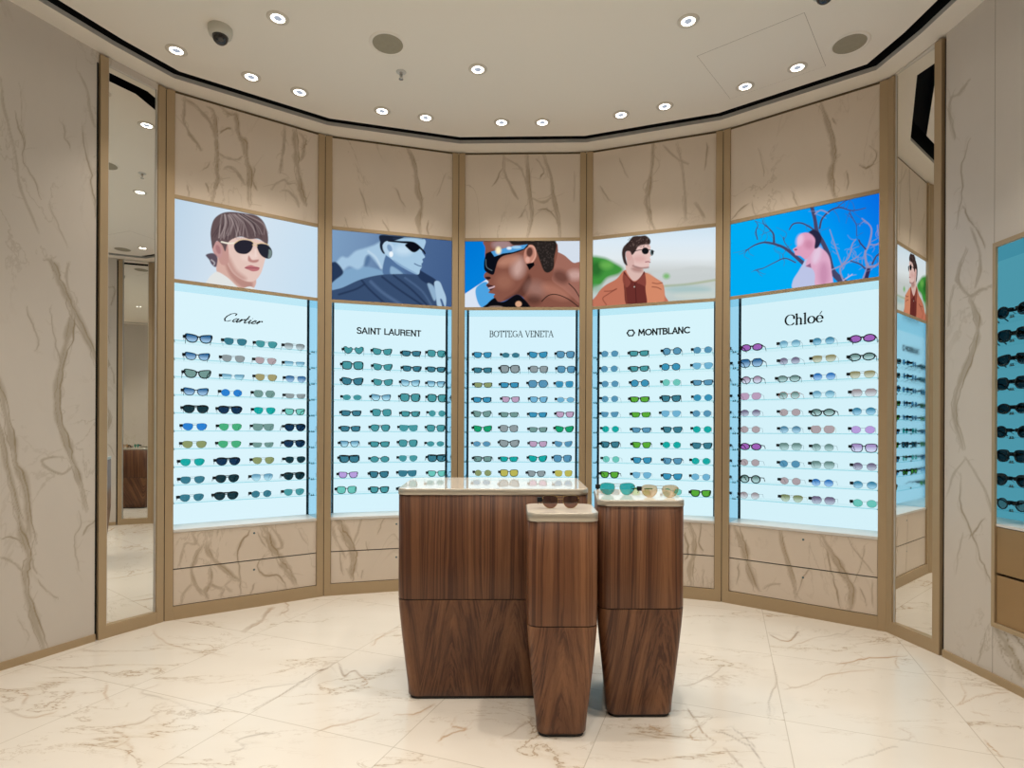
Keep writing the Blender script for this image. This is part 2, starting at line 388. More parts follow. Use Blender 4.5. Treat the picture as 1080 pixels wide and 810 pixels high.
RIGHT_V = [
 (2.4, .7, [(1022,84),(1012,98),(1003,104),(1001,120),(1006,146)]), (1.4, .6, [(1025,146),(1014,172),(1015,196),(1013,216),(1009,242)]),
 (1.6, .6, [(1016,216),(1022,232),(1034,246),(1040,262)]), (1.2, .5, [(998,112),(1004,128),(1008,148)]),
 (3, .8, [(1020,262),(1012,282),(1011,298),(1023,312),(1034,306),(1047,300)]), (2.6, .75, [(1024,240),(1032,262),(1034,284),(1028,304)]),
 (2, .7, [(1006,300),(1002,320),(1000,345)]), (5, .9, [(1023,312),(1031,332),(1031,350),(1024,376),(1013,404),(1007,430),(1009,450),(1016,474)]),
 (1.8, .6, [(1018,484),(1006,500),(1000,520)]), (2, .7, [(1018,482),(1030,502),(1040,520),(1046,540)]), (1.6, .6, [(1014,500),(1012,530),(1022,556),(1034,586),(1040,606),(1046,616)]),
 (1.6, .6, [(1036,546),(1030,560),(1020,568)]), (1, .4, [(1016,560),(1010,586),(1008,606)]), (1.4, .5, [(1040,666),(1036,684),(1030,700)]),
 (7, .85, [(1052,658),(1060,676),(1070,694),(1078,716)]), (1.4, .7, [(1066,664),(1076,678),(1084,690)]), (1.2, .5, [(1052,676),(1056,690),(1064,704)])]
def zz(x0, y0, s, L): return [(w, k, [(x0 + x / s, y0 + y / s) for x, y in p]) for w, k, p in L]
HEAD_V = [
 zz(180, 90, 6.231, [(2.2,.8,[(95,80),(90,150),(85,230),(120,310),(170,380),(205,430)]), (2.2,.75,[(95,90),(160,130),(220,190),(260,250),(290,350)]),
   (3,.85,[(250,140),(285,190),(295,290),(300,380),(305,480),(305,560),(310,620),(290,690),(265,790)]), (4,.8,[(330,150),(390,190),(430,200),(450,330),(485,380),(500,480),(525,580),(515,680),(520,790)]),
   (1.6,.7,[(310,440),(370,480),(440,485),(470,465)]), (2,.7,[(350,540),(400,540),(450,590),(490,660)]), (1.4,.6,[(400,300),(350,290),(330,310)]), (1.2,.5,[(550,530),(540,600),(560,690)]),
   (2.2,.75,[(750,270),(745,370),(735,470),(715,580)]), (4,.85,[(815,290),(820,380),(825,500),(845,620),(865,700),(890,800)]), (2.4,.75,[(850,310),(880,370),(870,460),(850,500)]),
   (1.2,.6,[(900,350),(880,380),(870,430)]), (1.6,.65,[(660,690),(700,640),(750,620),(770,645),(820,640)]), (1.6,.6,[(730,690),(780,700),(830,760),(840,800)]), (1,.5,[(120,650),(118,730)]), (1,.5,[(205,560),(260,510)]), (1.4,.5,[(240,640),(250,720)])]),
 zz(360, 0, 3, [(3.4,.9,[(208,466),(232,520),(243,590),(252,650),(244,700),(252,755)]), (1.2,.5,[(170,590),(200,660)]), (1,.45,[(60,600),(90,680)]), (1.4,.55,[(270,700),(275,745)]), (1.2,.5,[(130,690),(160,745)]), (1,.4,[(330,540),(300,620)]), (1,.45,[(10,690),(25,735)])]),
 zz(360, 0, 3, [(1.8,.75,[(515,488),(515,540),(535,590),(558,632)]), (1.6,.65,[(518,500),(560,525),(580,560),(590,590)]), (3,.8,[(588,486),(590,560),(596,620),(602,680),(588,752)]),
   (3,.8,[(640,488),(662,560),(668,620),(684,680),(692,752)]), (1.8,.65,[(600,625),(640,640),(668,620)]), (1.4,.6,[(620,665),(660,670),(690,720)]), (1.4,.5,[(478,585),(510,530)]), (1.2,.55,[(610,500),(640,540),(630,570)]), (1,.4,[(740,540),(735,640)]), (1.2,.5,[(565,690),(580,660)])]),
 zz(360, 0, 3, [(3.4,.85,[(986,440),(984,520),(975,580),(968,640),(976,680),(988,730)]), (1,.45,[(820,590),(850,640)]), (2,.6,[(1062,455),(1078,520),(1088,620),(1090,700)]), (1.6,.6,[(1020,460),(1060,500),(1100,520)]), (1.4,.5,[(1160,450),(1150,540)]), (1.2,.5,[(880,500),(900,560)]), (2.4,.7,[(1120,640),(1150,690)])]),
 zz(720, 0, 3, [(4.2,.9,[(430,318),(455,380),(472,440),(480,500),(470,545),(476,590),(484,632)]), (1.4,.6,[(590,460),(610,490),(590,530),(560,520)]), (1.2,.5,[(345,600),(362,655)]), (1.4,.55,[(518,540),(520,600)]), (1.4,.55,[(155,690),(205,640)]), (1,.45,[(240,470),(262,560)]), (1.2,.5,[(470,370),(490,395)]), (1,.5,[(215,640),(235,690)])])]
DRAW_V = [
 zz(180, 540, 4.5, [(4,.8,[(165,150),(185,200),(230,250),(290,300),(330,330)]), (3,.75,[(155,155),(120,210),(100,280),(120,350),(165,400)]), (3.4,.8,[(185,240),(190,300),(180,350),(165,385),(180,410)]),
   (2.4,.75,[(180,345),(220,355),(250,370),(235,400)]), (2,.6,[(290,320),(260,350),(290,380)]), (2,.65,[(100,100),(120,150),(70,150),(50,210),(40,260)]), (2,.6,[(100,340),(60,390),(50,440)]),
   (1.6,.65,[(380,80),(345,130),(320,210),(330,330),(335,390)]), (6,.85,[(440,70),(470,130),(500,190),(530,240),(560,290),(590,340)]), (2.6,.75,[(480,70),(520,130),(525,170),(480,180)]), (2,.7,[(540,220),(570,280),(600,350)]),
   (1.6,.6,[(450,200),(420,260),(440,300),(500,300),(550,370)]), (1.4,.5,[(400,330),(380,390)]), (1.4,.5,[(410,100),(460,170)]), (1.2,.4,[(220,120),(225,80)]), (1,.4,[(600,80),(650,150)])]),
 zz(180, 540, 4.5, [(6,.85,[(780,30),(810,70),(840,130),(865,190),(868,260),(862,322)]), (2,.65,[(770,60),(775,110),(800,160),(830,220)]), (1.8,.6,[(905,30),(890,90),(870,150),(880,200)]), (1.2,.5,[(1020,30),(985,100)]), (1,.5,[(930,140),(938,190)]), (1.2,.45,[(800,180),(812,300)]), (1.2,.5,[(910,270),(900,318)])]),
 zz(0, 0, 1, [(2,.6,[(520,545),(530,610)]), (3,.7,[(575,545),(585,610)])]),
 zz(720, 540, 3, [(4,.8,[(18,30),(36,80),(34,130),(24,180),(28,232)]), (1.4,.6,[(60,30),(54,90),(62,130)]), (1.6,.55,[(5,60),(16,110),(2,150)]), (1.2,.5,[(70,180),(62,232)]), (3,.6,[(-100,30),(-80,230)])]),
 zz(720, 540, 3, [(6,.8,[(168,45),(190,100),(205,160),(238,252)]), (3.6,.8,[(308,60),(325,130),(345,200),(358,276)]), (5.6,.8,[(432,72),(470,130),(505,190),(535,250),(530,310)]), (1.4,.6,[(455,110),(470,200),(500,300)]),
   (1.8,.65,[(255,245),(280,230),(310,228)]), (1.4,.55,[(575,110),(560,180),(540,230)]), (1.2,.55,[(525,80),(555,130),(600,190)]), (1.2,.5,[(180,160),(172,230)]), (1.2,.5,[(560,240),(580,300)]), (1.2,.45,[(596,215),(606,300)]), (1.2,.5,[(365,255),(380,215),(400,180)])])]
FLOOR_V = [
 (3.4, 1, [(288,640),(281,646),(276,655),(266,660),(256,667)]), (1.4, .7, [(300,634),(304,640),(294,650)]), (1.2, .8, [(113,720),(111,732),(114,738)]),
 (1.6, .7, [(353,700),(340,706),(326,716),(312,724),(266,748)]), (2, .8, [(357,698),(362,712),(372,708),(386,718),(380,724)]), (1.4, .6, [(418,664),(400,672),(392,682)]), (1, .5, [(312,720),(268,728),(240,738)]),
 (1.6, .6, [(24,732),(30,736),(22,744)]), (1.4, .6, [(68,732),(76,730),(70,738)]), (1.2, .5, [(160,664),(180,680),(240,692)]), (1.4, .55, [(110,790),(136,780),(118,768),(150,762),(168,750)]), (1.4, .5, [(132,806),(138,790),(134,784)]),
 (1.2, .5, [(168,722),(150,732),(180,738),(214,752),(236,742)]), (1.4, .6, [(330,774),(362,764),(382,758),(400,752)]), (1.4, .55, [(240,792),(258,788),(250,780),(290,772)]), (1.2, .5, [(0,744),(30,756),(60,752)]),
 (1.8, .8, [(844,666),(832,676),(812,668)]), (1, .5, [(836,680),(862,674),(890,668),(900,662)]), (1.4, .8, [(880,700),(900,698),(920,694),(958,690)]), (1.4, .6, [(946,692),(944,700),(948,706)]), (1.4, .6, [(826,728),(850,722),(876,712),(920,706)]),
 (1.2, .5, [(1012,720),(1018,734),(1008,744)]), (1.2, .6, [(1006,744),(1030,736),(1064,728)]), (1.2, .6, [(816,700),(818,720),(812,740),(812,760)]), (1.4, .5, [(764,700),(742,716),(716,724)]),
 (2, .8, [(722,746),(734,760),(740,772),(756,784)]), (1.4, .8, [(740,762),(728,778),(744,782)]), (1.6, .7, [(752,770),(776,778),(794,790),(806,812)]), (2.4, .9, [(764,788),(774,800),(786,812)]), (1, .6, [(718,772),(740,766),(752,756)]),
 (1.2, .5, [(770,764),(800,790)]), (1.2, .5, [(888,808),(920,794),(948,786)]), (1.2, .5, [(948,768),(962,776),(950,782)]), (1.6, .8, [(1040,782),(1046,790),(1060,798)]), (1.2, .5, [(1024,750),(1044,756)]),
 (1.6, .7, [(414,755),(440,752),(460,742)]), (2, .7, [(480,756),(478,766),(490,770),(470,776),(462,784)]), (1.2, .6, [(530,780),(550,766),(572,758)]), (1.6, .6, [(684,764),(694,770),(700,768)]), (1.2, .5, [(640,700),(660,720),(648,740)])]
FLOOR_V = [(w * .8, k, p) for w, k, p in FLOOR_V]
HEAD_V = [[(w * 1.1, min(1, k * 1.25), p) for w, k, p in L] for L in HEAD_V]
DRAW_V = [[(w, min(1, k * 1.2), p) for w, k, p in L] for L in DRAW_V]
LEFT_V = [(w, min(1, k * 1.15), p) for w, k, p in LEFT_V]; RIGHT_V = [(w, min(1, k * 1.2), p) for w, k, p in RIGHT_V]

# ------------------------------------------------------------------ room shell
RIGHT = [(2.332, 2.765), (2.345, 1.70), (2.25, 0.55), (1.90, -0.85), (1.20, -1.90)]
LEFT = [(-1.20, -1.90), (-1.90, -0.85), (-2.45, 0.55), (-2.66, 1.70), (-2.60, 2.69)]
LOOP = P + RIGHT + LEFT                                      # clockwise from the left mirror
def inset(loop, d):
    n = len(loop); out = []
    for i in range(n):
        a, b, c = (Vector(loop[(i + k) % n]) for k in (-1, 0, 1))
        e1 = (b - a).normalized(); e2 = (c - b).normalized()
        n1 = Vector((e1.y, -e1.x)); n2 = Vector((e2.y, -e2.x)); m = (n1 + n2).normalized()
        out.append(tuple(b + m * (d / max(0.4, m.dot(n1)))))
    return out
def poly_mesh(name, pts, z, mats, flip=False):
    me = D.meshes.new(name); me.from_pydata([(x, y, z) for x, y in pts], [], [tuple(range(len(pts)))[::-1] if flip else tuple(range(len(pts)))]); me.update()
    for m in (mats if isinstance(mats, list) else [mats]): me.materials.append(m)
    return me
# floor: fine mesh where the photo shows it, so its drawn veins are crisp
me, W, n = grid_mesh('floor', (-2.75, 1.75, 0), (5.4, 0, 0), (0, 3.0, 0), 760, 430, M['floor'])
set_vein(me, W, Matrix.Identity(4), FLOOR_V, 5)
bm = bmesh.new(); bm.from_mesh(me)
for q in ([(-3.2, -2.4), (3.2, -2.4), (3.2, 1.75), (-3.2, 1.75)], [(-3.2, 1.75), (-2.75, 1.75), (-2.75, 4.95), (-3.2, 4.95)], [(2.65, 1.75), (3.2, 1.75), (3.2, 4.95), (2.65, 4.95)], [(-2.75, 4.75), (2.65, 4.75), (2.65, 4.95), (-2.75, 4.95)]):
    bm.faces.new([bm.verts.new((x, y, 0)) for x, y in q])
bm.to_mesh(me); bm.free(); tag(link('floor', me), kind='structure')
# ceiling: soffit ring, black slot, inner ceiling
outer = inset(LOOP, -0.42); s_in = inset(LOOP, 0.137); c_in = inset(LOOP, 0.232)
mb = MB(); n = len(LOOP)
for i in range(n):
    j = (i + 1) % n
    mb.add([(*outer[i], H), (*outer[j], H), (*s_in[j], H), (*s_in[i], H)], [(0, 1, 2, 3)], 0)
    mb.add([(*outer[i], H + 0.2), (*outer[j], H + 0.2), (*outer[j], H), (*outer[i], H)], [(0, 1, 2, 3)], 0)
mb.add([(*p, H) for p in c_in], [tuple(range(n))], 0)
mb.build('ceiling', [M['paint']]); tag(D.objects['ceiling'], kind='structure')
mb = MB()
for i in range(n):
    j = (i + 1) % n
    mb.add([(*s_in[i], H), (*s_in[j], H), (*s_in[j], H + 0.026), (*s_in[i], H + 0.026)], [(0, 1, 2, 3)], 0)
    mb.add([(*s_in[i], H + 0.026), (*s_in[j], H + 0.026), (*s_in[j], H + 0.16), (*s_in[i], H + 0.16)], [(0, 1, 2, 3)], 1)
    mb.add([(*c_in[i], H), (*c_in[j], H), (*c_in[j], H + 0.16), (*c_in[i], H + 0.16)], [(0, 1, 2, 3)], 1)
    mb.add([(*s_in[i], H + 0.16), (*s_in[j], H + 0.16), (*c_in[j], H + 0.16), (*c_in[i], H + 0.16)], [(0, 1, 2, 3)], 1)
o = mb.build('trim_1', [M['lip'], M['black']]); tag(o, kind='structure')
# dark enclosure behind the cabinets
mb = MB(); back = inset(LOOP, -0.36)
for i in range(7):
    mb.add([(*back[i], 0), (*back[i + 1], 0), (*back[i + 1], H), (*back[i], H)], [(0, 1, 2, 3)], 0)
o = mb.build('wall_front', [M['dark']]); tag(o, kind='structure')

def wall_piece(name, a, b, z0, z1, veins, mat, nu, nv, seed, thick=0.03):
    T, ang, W_ = frame_of(a, b)
    me, W, n = grid_mesh(name, (0, 0, z0), (W_, 0, 0), (0, 0, z1 - z0), nu, nv, mat, thick=(0, thick, 0))
    set_vein(me, W, T, veins, seed)
    o = link(name, me, None, None, (a[0], a[1], 0), ang); return tag(o, kind='structure')
def lerp(a, b, t): return (a[0] + (b[0] - a[0]) * t, a[1] + (b[1] - a[1]) * t)
LW = LEFT[-1]
a0 = lerp(P[0], LW, 0.018)
wall_piece('wall_left', LW, a0, 0.04, H, LEFT_V, M['marble_grey'], 150, 620, 11)
a7 = lerp(P[7], RIGHT[0], 0.035)
wall_piece('wall_right', a7, lerp(P[7], RIGHT[0], 0.995), 0.04, H, RIGHT_V, M['marble_grey'], 80, 560, 12)
CASE_T, CASE_B, CASE_W = 2.118, 0.268, 0.98
cb = lerp(RIGHT[0], RIGHT[1], CASE_W / math.hypot(RIGHT[1][0] - RIGHT[0][0], RIGHT[1][1] - RIGHT[0][1]))
wall_piece('wall_right', RIGHT[0], cb, CASE_T, H, RIGHT_V, M['marble_grey'], 100, 120, 13)
wall_piece('wall_right', RIGHT[0], cb, 0.04, CASE_B, RIGHT_V, M['marble_grey'], 120, 40, 14)
la = lerp(LEFT[4], LEFT[3], CASE_W / math.hypot(LEFT[3][0] - LEFT[4][0], LEFT[3][1] - LEFT[4][1]))
wall_piece('wall_left', la, LW, CASE_T, H, [], M['marble_grey'], 4, 4, 1); wall_piece('wall_left', la, LW, 0.04, CASE_B, [], M['marble_grey'], 4, 4, 1)
for a, b, nm in ((cb, RIGHT[1], 'wall_right'), (RIGHT[1], RIGHT[2], 'wall_right'), (RIGHT[2], RIGHT[3], 'wall_right'), (RIGHT[3], RIGHT[4], 'wall_right'), (RIGHT[4], LEFT[0], 'wall_back'),
                 (LEFT[0], LEFT[1], 'wall_left'), (LEFT[1], LEFT[2], 'wall_left'), (LEFT[2], LEFT[3], 'wall_left'), (LEFT[3], la, 'wall_left')):
    if math.hypot(b[0] - a[0], b[1] - a[1]) > 0.004: wall_piece(nm, a, b, 0.04, H, [], M['marble_grey'], 2, 2, 1)
def strip(name, a, b, z0, z1, y0, y1, mat, kind='structure', x0=0.0, x1=0.0):
    T, ang, W_ = frame_of(a, b); mb = MB(); mb.box(x0, W_ + x1, y0, y1, z0, z1)
    o = mb.build(name, [mat], None, (a[0], a[1], 0), ang); return tag(o, kind=kind)
strip('baseboard_left', LW, a0, 0, 0.04, -0.010, 0.02, M['bronze'])
strip('baseboard_right', a7, RIGHT[0], 0, 0.04, -0.010, 0.02, M['bronze'])
strip('baseboard_right', RIGHT[0], RIGHT[1], 0, 0.04, -0.010, 0.02, M['bronze'])
strip('baseboard_left', LEFT[3], LW, 0, 0.04, -0.010, 0.02, M['bronze'])
# hairline joint between two marble slabs on the right wall, dark reveals beside the mirrors
strip('trim_2', lerp(P[7], RIGHT[0], 0.993), RIGHT[0], 0.04, H, -0.0004, 0.02, plain('slab_joint', C4(150, 140, 125), 0.8))
strip('trim_3', a0, P[0], 0.03, H - 0.06, 0.004, 0.05, M['dark'])
strip('trim_4', P[7], a7, 0.03, H - 0.02, 0.004, 0.05, M['dark'])
strip('trim_5', a0, P[0], H - 0.06, H, -0.001, 0.03, M['marble_grey'])

# ------------------------------------------------------------------ pictures on the lit screens
def ell(cx, cy, rx, ry, n=22, rot=0.0):
    c, s = math.cos(rot), math.sin(rot)
    return [(cx + rx * math.cos(t) * c - ry * math.sin(t) * s, cy + rx * math.cos(t) * s + ry * math.sin(t) * c) for t in np.linspace(0, 2 * PI, n, endpoint=False)]
class Art:
    def __init__(s, X, Y, ox, oy, sc): s.X = (X - ox) * sc; s.Y = (Y - oy) * sc; s.img = np.zeros(X.shape + (3,)); s.rng = np.random.default_rng(3)
    def put(s, m, c): s.img = s.img * (1 - m[..., None]) + s2l(c) * m[..., None]
    def grad(s, p, q, stops):
        d = (q[0] - p[0]) ** 2 + (q[1] - p[1]) ** 2; t = np.clip(((s.X - p[0]) * (q[0] - p[0]) + (s.Y - p[1]) * (q[1] - p[1])) / d, 0, 1)
        k = np.linspace(0, 1, len(stops)); s.img = np.stack([s2l(np.interp(t, k, [c[i] for c in stops])) for i in range(3)], -1)
    def fill(s, c, pts, f=5, smooth=True, a=1.0):
        p = smooth_path(pts, True, 5) if smooth and len(pts) > 3 else np.array(pts, float)
        s.put(a * fill_mask(s.X, s.Y, p, f), c)
    def blob(s, c, cx, cy, rx, ry, f=None, rot=0, a=1.0): s.put(a * fill_mask(s.X, s.Y, ell(cx, cy, rx, ry, 22, rot), f if f else min(rx, ry)), c)
    def line(s, c, pts, w, f=4, a=1.0):
        p = smooth_path(pts) if len(pts) > 2 else np.array(pts, float)
        if not np.isscalar(w): w = np.interp(np.linspace(0, 1, len(p)), np.linspace(0, 1, len(w)), w)
        s.put(a * stroke_mask(s.X, s.Y, p, w, f), c)
def art_fringe(A):            # person with a brown fringe and gold-temple sunglasses
    A.grad((0, 0), (1080, 300), [(188, 211, 230), (214, 228, 240), (200, 223, 240)])
    A.fill((214, 174, 162), [(340, 470), (420, 500), (600, 620), (575, 720), (470, 715), (400, 640), (328, 585)], 6)
    A.fill((170, 120, 112), [(380, 500), (430, 560), (520, 640), (580, 660), (575, 700), (500, 690), (420, 610)], 22, a=.7)
    A.fill((226, 228, 226), [(335, 585), (400, 622), (450, 668), (500, 720), (460, 740), (230, 740), (265, 640), (300, 600)], 8)
    A.fill((228, 232, 230), [(500, 712), (570, 690), (620, 735), (500, 740)], 6)
    A.fill((228, 198, 188), [(380, 370), (460, 340), (600, 350), (680, 385), (690, 440), (672, 500), (655, 560), (640, 600), (610, 640), (570, 656), (505, 640), (440, 590), (402, 520), (385, 440)], 5)
    A.fill((188, 140, 130), [(385, 440), (420, 480), (470, 570), (540, 630), (505, 642), (440, 592), (402, 522)], 30, a=.75)
    A.fill((196, 150, 142), [(330, 370), (400, 370), (410, 520), (350, 520)], 6); A.blob((240, 214, 206), 560, 480, 60, 30, a=.6); A.blob((196, 150, 148), 332, 425, 34, 62, 8, -0.3); A.blob((160, 108, 112), 338, 425, 16, 34, 10, -0.3, .7)
    A.fill((92, 80, 92), [(250, 465), (300, 452), (332, 480), (330, 530), (318, 552), (290, 530), (275, 500)], 8); A.line((190, 185, 190), [(290, 500), (312, 520), (308, 535)], 9, 6, .8)
    A.fill((100, 82, 84), [(290, 380), (284, 300), (306, 215), (360, 170), (430, 158), (520, 168), (610, 185), (665, 235), (692, 320), (690, 392), (660, 372), (620, 350), (560, 352), (500, 335), (440, 352), (405, 385), (388, 440), (366, 395), (330, 365), (308, 400), (298, 420)], 6)
    g = np.random.default_rng(8)
    for i in range(46):
        x0 = 330 + 330 * g.random(); x1 = 300 + (x0 - 330) * 1.2 + 20 * g.normal(); y1 = 320 + 50 * g.random() - 20 * abs(x1 - 480) / 200
        k = g.random(); A.line((140 + 50 * k, 122 + 52 * k, 122 + 50 * k) if k > .4 else (58, 46, 52), [(440 + (x0 - 490) * .55, 172 + 10 * g.random()), (x0, 235 + 15 * g.random()), (x1, y1)], 4 + 3 * g.random(), 5, .45)
    A.line((238, 230, 214), [(362, 372), (410, 382), (462, 380)], 11, 4)
    A.fill((40, 38, 50), [(452, 392), (480, 366), (530, 358), (582, 372), (586, 400), (570, 436), (535, 458), (482, 452), (456, 425)], 4)
    A.fill((38, 40, 52), [(614, 392), (650, 385), (696, 398), (722, 436), (718, 478), (692, 492), (650, 474), (624, 436)], 4)
    A.fill((130, 150, 148), [(700, 425), (720, 440), (714, 480), (694, 486), (698, 450)], 8, a=.8)
    A.line((224, 196, 150), [(452, 385), (500, 356), (560, 358), (590, 376), (616, 386), (660, 380), (700, 396)], 5, 3); A.line((224, 196, 150), [(584, 392), (600, 398), (616, 400)], 6, 3)
    A.fill((176, 116, 110), [(556, 470), (580, 500), (625, 498), (618, 515), (585, 520), (552, 506)], 10, a=.85); A.line((242, 220, 212), [(604, 430), (606, 470)], 14, 12, .7)
    A.fill((188, 116, 120), [(526, 556), (565, 538), (600, 546), (632, 556), (622, 576), (586, 582), (556, 572)], 5); A.line((130, 60, 72), [(530, 556), (580, 558), (630, 558)], 4, 4)
def art_monochrome(A):        # blue-toned profile with dark wrap sunglasses and one raised hand
    A.grad((0, 0), (1080, 200), [(128, 162, 196), (116, 146, 182), (78, 106, 148), (66, 94, 138)])
    A.fill((128, 166, 200), [(60, 500), (150, 420), (330, 380), (500, 430), (460, 480), (300, 500), (60, 600)], 16)
    A.fill((166, 198, 224), [(105, 360), (150, 305), (200, 310), (260, 260), (330, 238), (400, 215), (470, 190), (500, 290), (500, 360), (480, 410), (440, 370), (380, 300), (345, 300), (330, 360), (280, 402), (210, 378), (160, 412), (120, 400)], 22)
    A.blob((78, 112, 152), 352, 335, 20, 45, 24, .3, .8); A.line((205, 225, 240), [(360, 260), (420, 310), (460, 390)], 14, 14, .6)
    A.fill((38, 56, 86), [(55, 380), (105, 345), (165, 425), (110, 480), (55, 510)], 12)
    A.fill((84, 116, 158), [(486, 330), (520, 290), (600, 370), (650, 430), (660, 460), (486, 450)], 10); A.fill((150, 186, 216), [(540, 380), (600, 410), (630, 445), (540, 442)], 14, a=.8)
    A.fill((56, 78, 112), [(40, 590), (160, 545), (300, 482), (440, 448), (560, 440), (660, 440), (770, 455), (830, 530), (880, 640), (900, 720), (40, 720)], 8)
    for p in ([(310, 490), (370, 560), (480, 660)], [(470, 462), (600, 560), (780, 680)], [(560, 450), (700, 560), (830, 690)], [(130, 600), (260, 560), (330, 520)]): A.line((34, 50, 80), p, 14, 12, .9)
    A.line((92, 118, 156), [(380, 500), (480, 590), (620, 680)], 22, 20, .6); A.line((86, 112, 150), [(650, 470), (780, 570), (860, 690)], 14, 14, .6)
    A.fill((36, 54, 86), [(740, 400), (820, 440), (895, 490), (880, 530), (830, 520), (760, 470)], 8)
    A.fill((150, 182, 210), [(826, 515), (868, 530), (900, 600), (880, 650), (850, 590)], 12, a=.9)
    A.fill((170, 200, 224), [(880, 505), (920, 500), (948, 560), (972, 630), (965, 700), (940, 640), (925, 640), (940, 700), (905, 700), (892, 600)], 8)
    A.fill((166, 200, 226), [(462, 200), (520, 168), (640, 150), (800, 165), (800, 230), (782, 262), (806, 305), (786, 322), (790, 345), (778, 360), (782, 384), (768, 404), (754, 442), (700, 426), (600, 370), (540, 320), (480, 270)], 5)
    A.blob((205, 228, 244), 640, 250, 70, 40, 50, a=.7); A.fill((110, 145, 186), [(560, 330), (640, 380), (740, 436), (700, 425), (600, 370)], 16, a=.8)
    A.fill((26, 34, 52), [(452, 135), (560, 140), (640, 150), (560, 180), (500, 186), (470, 215), (455, 190)], 8); A.line((40, 55, 80), [(560, 160), (690, 150), (790, 162)], 12, 14, .7)
    A.fill((24, 32, 50), [(455, 190), (480, 230), (490, 280), (470, 270), (452, 230)], 8)
    A.blob((182, 210, 232), 520, 236, 44, 56, 8, -.4); A.blob((108, 142, 182), 528, 236, 18, 30, 10, -.4, .8); A.blob((238, 246, 252), 540, 284, 16, 22, 6)
    A.line((14, 18, 30), [(520, 180), (620, 188), (720, 200), (790, 255), (806, 280)], [12, 16, 22, 14, 10], 5)
    A.fill((10, 12, 22), [(650, 210), (700, 190), (740, 205), (768, 232), (742, 262), (710, 268), (672, 240)], 6)
    A.line((60, 88, 130), [(724, 358), (752, 372), (780, 380)], 8, 6, .9)
def art_profile(A):           # close profile with a wide mirrored visor against blue
    A.grad((60, 100), (400, 500), [(0, 118, 212), (2, 126, 216), (10, 132, 218)])
    A.fill((218, 228, 242), [(60, 552), (265, 415), (330, 440), (330, 660), (60, 660)], 5, False); A.fill((76, 162, 224), [(165, 520), (190, 470), (260, 445), (330, 560), (300, 620), (240, 660), (190, 620)], 8)
    A.fill((212, 222, 234), [(780, 90), (1040, 90), (1040, 330), (900, 260), (800, 200)], 5, False)
    A.fill((158, 106, 92), [(800, 205), (880, 220), (960, 285), (1040, 310), (1040, 670), (600, 670), (700, 420), (790, 350)], 5); A.blob((205, 168, 160), 975, 385, 60, 40, 50, a=.8); A.blob((96, 58, 50), 860, 400, 70, 50, 50, .5, .8)
    A.fill((134, 84, 70), [(275, 100), (800, 100), (800, 350), (790, 430), (880, 500), (960, 570), (1040, 650), (1040, 670), (600, 670), (560, 580), (500, 545), (400, 598), (345, 602), (312, 562), (322, 542), (272, 530), (284, 505), (252, 470), (272, 442), (236, 404), (248, 366), (300, 350), (250, 300), (246, 170)], 5)
    A.fill((86, 50, 42), [(600, 380), (560, 440), (500, 520), (400, 590), (470, 590), (560, 560), (620, 450)], 26, a=.8)
    A.blob((214, 178, 168), 512, 325, 50, 80, 70, .2, .75); A.blob((196, 140, 118), 430, 270, 90, 40, 50, -.3, .7); A.blob((172, 134, 124), 660, 500, 80, 60, 80, .3, .5); A.blob((170, 146, 150), 380, 140, 80, 40, 40, 0, .7)
    A.blob((188, 128, 108), 820, 520, 120, 50, 60, .4, .6); A.blob((60, 36, 32), 640, 590, 60, 40, 50, 0, .6); A.blob((170, 116, 96), 400, 440, 70, 60, 60, 0, .5)
    A.fill((40, 34, 32), [(470, 95), (800, 95), (806, 250), (800, 330), (760, 366), (722, 350), (690, 270), (665, 200), (630, 150), (560, 140), (470, 140)], 8)
    g = np.random.default_rng(2)
    for i in range(90):
        a, b = 660 + 140 * g.random(), 120 + 220 * g.random(); A.blob((92, 80, 76), a, b, 4, 4, 5, a=.4)
    A.blob((196, 136, 118), 608, 220, 48, 82, 6, .15); A.blob((70, 38, 34), 606, 200, 26, 40, 14, .1, .9); A.line((226, 170, 150), [(590, 150), (640, 160), (655, 230), (620, 290)], 12, 8, .8); A.blob((220, 166, 150), 590, 262, 18, 24, 12)
    A.fill((8, 8, 12), [(578, 296), (640, 282), (646, 306), (604, 346)], 4, False)
    A.fill((10, 14, 24), [(244, 240), (290, 195), (580, 140), (560, 180), (470, 212), (390, 232), (350, 270), (330, 330), (312, 382), (270, 372), (236, 335)], 5)
    A.fill((78, 156, 216), [(292, 196), (430, 160), (590, 136), (560, 172), (470, 200), (390, 210), (320, 236)], 5, False); A.blob((255, 236, 190), 352, 186, 22, 30, 20); A.blob((225, 236, 246), 440, 168, 20, 12, 12); A.blob((160, 205, 236), 500, 160, 40, 12, 12)
    A.line((110, 130, 140), [(250, 260), (256, 320), (300, 350)], 5, 4, .8)
    A.fill((40, 22, 22), [(244, 404), (280, 400), (290, 414), (262, 424)], 6); A.fill((70, 38, 40), [(256, 462), (300, 470), (322, 484), (290, 512), (276, 500)], 6); A.line((214, 180, 186), [(276, 494), (306, 486), (318, 480)], 12, 6)
    A.fill((12, 12, 18), [(250, 660), (262, 620), (320, 572), (350, 602), (410, 598), (500, 545), (560, 580), (610, 640), (610, 665)], 6); A.blob((214, 164, 132), 516, 622, 26, 24, 8); A.blob((150, 130, 120), 330, 648, 60, 12, 8, 0, .8)
    A.line((20, 14, 16), [(705, 600), (760, 552), (830, 546), (920, 582), (1010, 650)], 7, 4); A.line((20, 14, 16), [(925, 455), (975, 505), (1020, 580)], 7, 4)
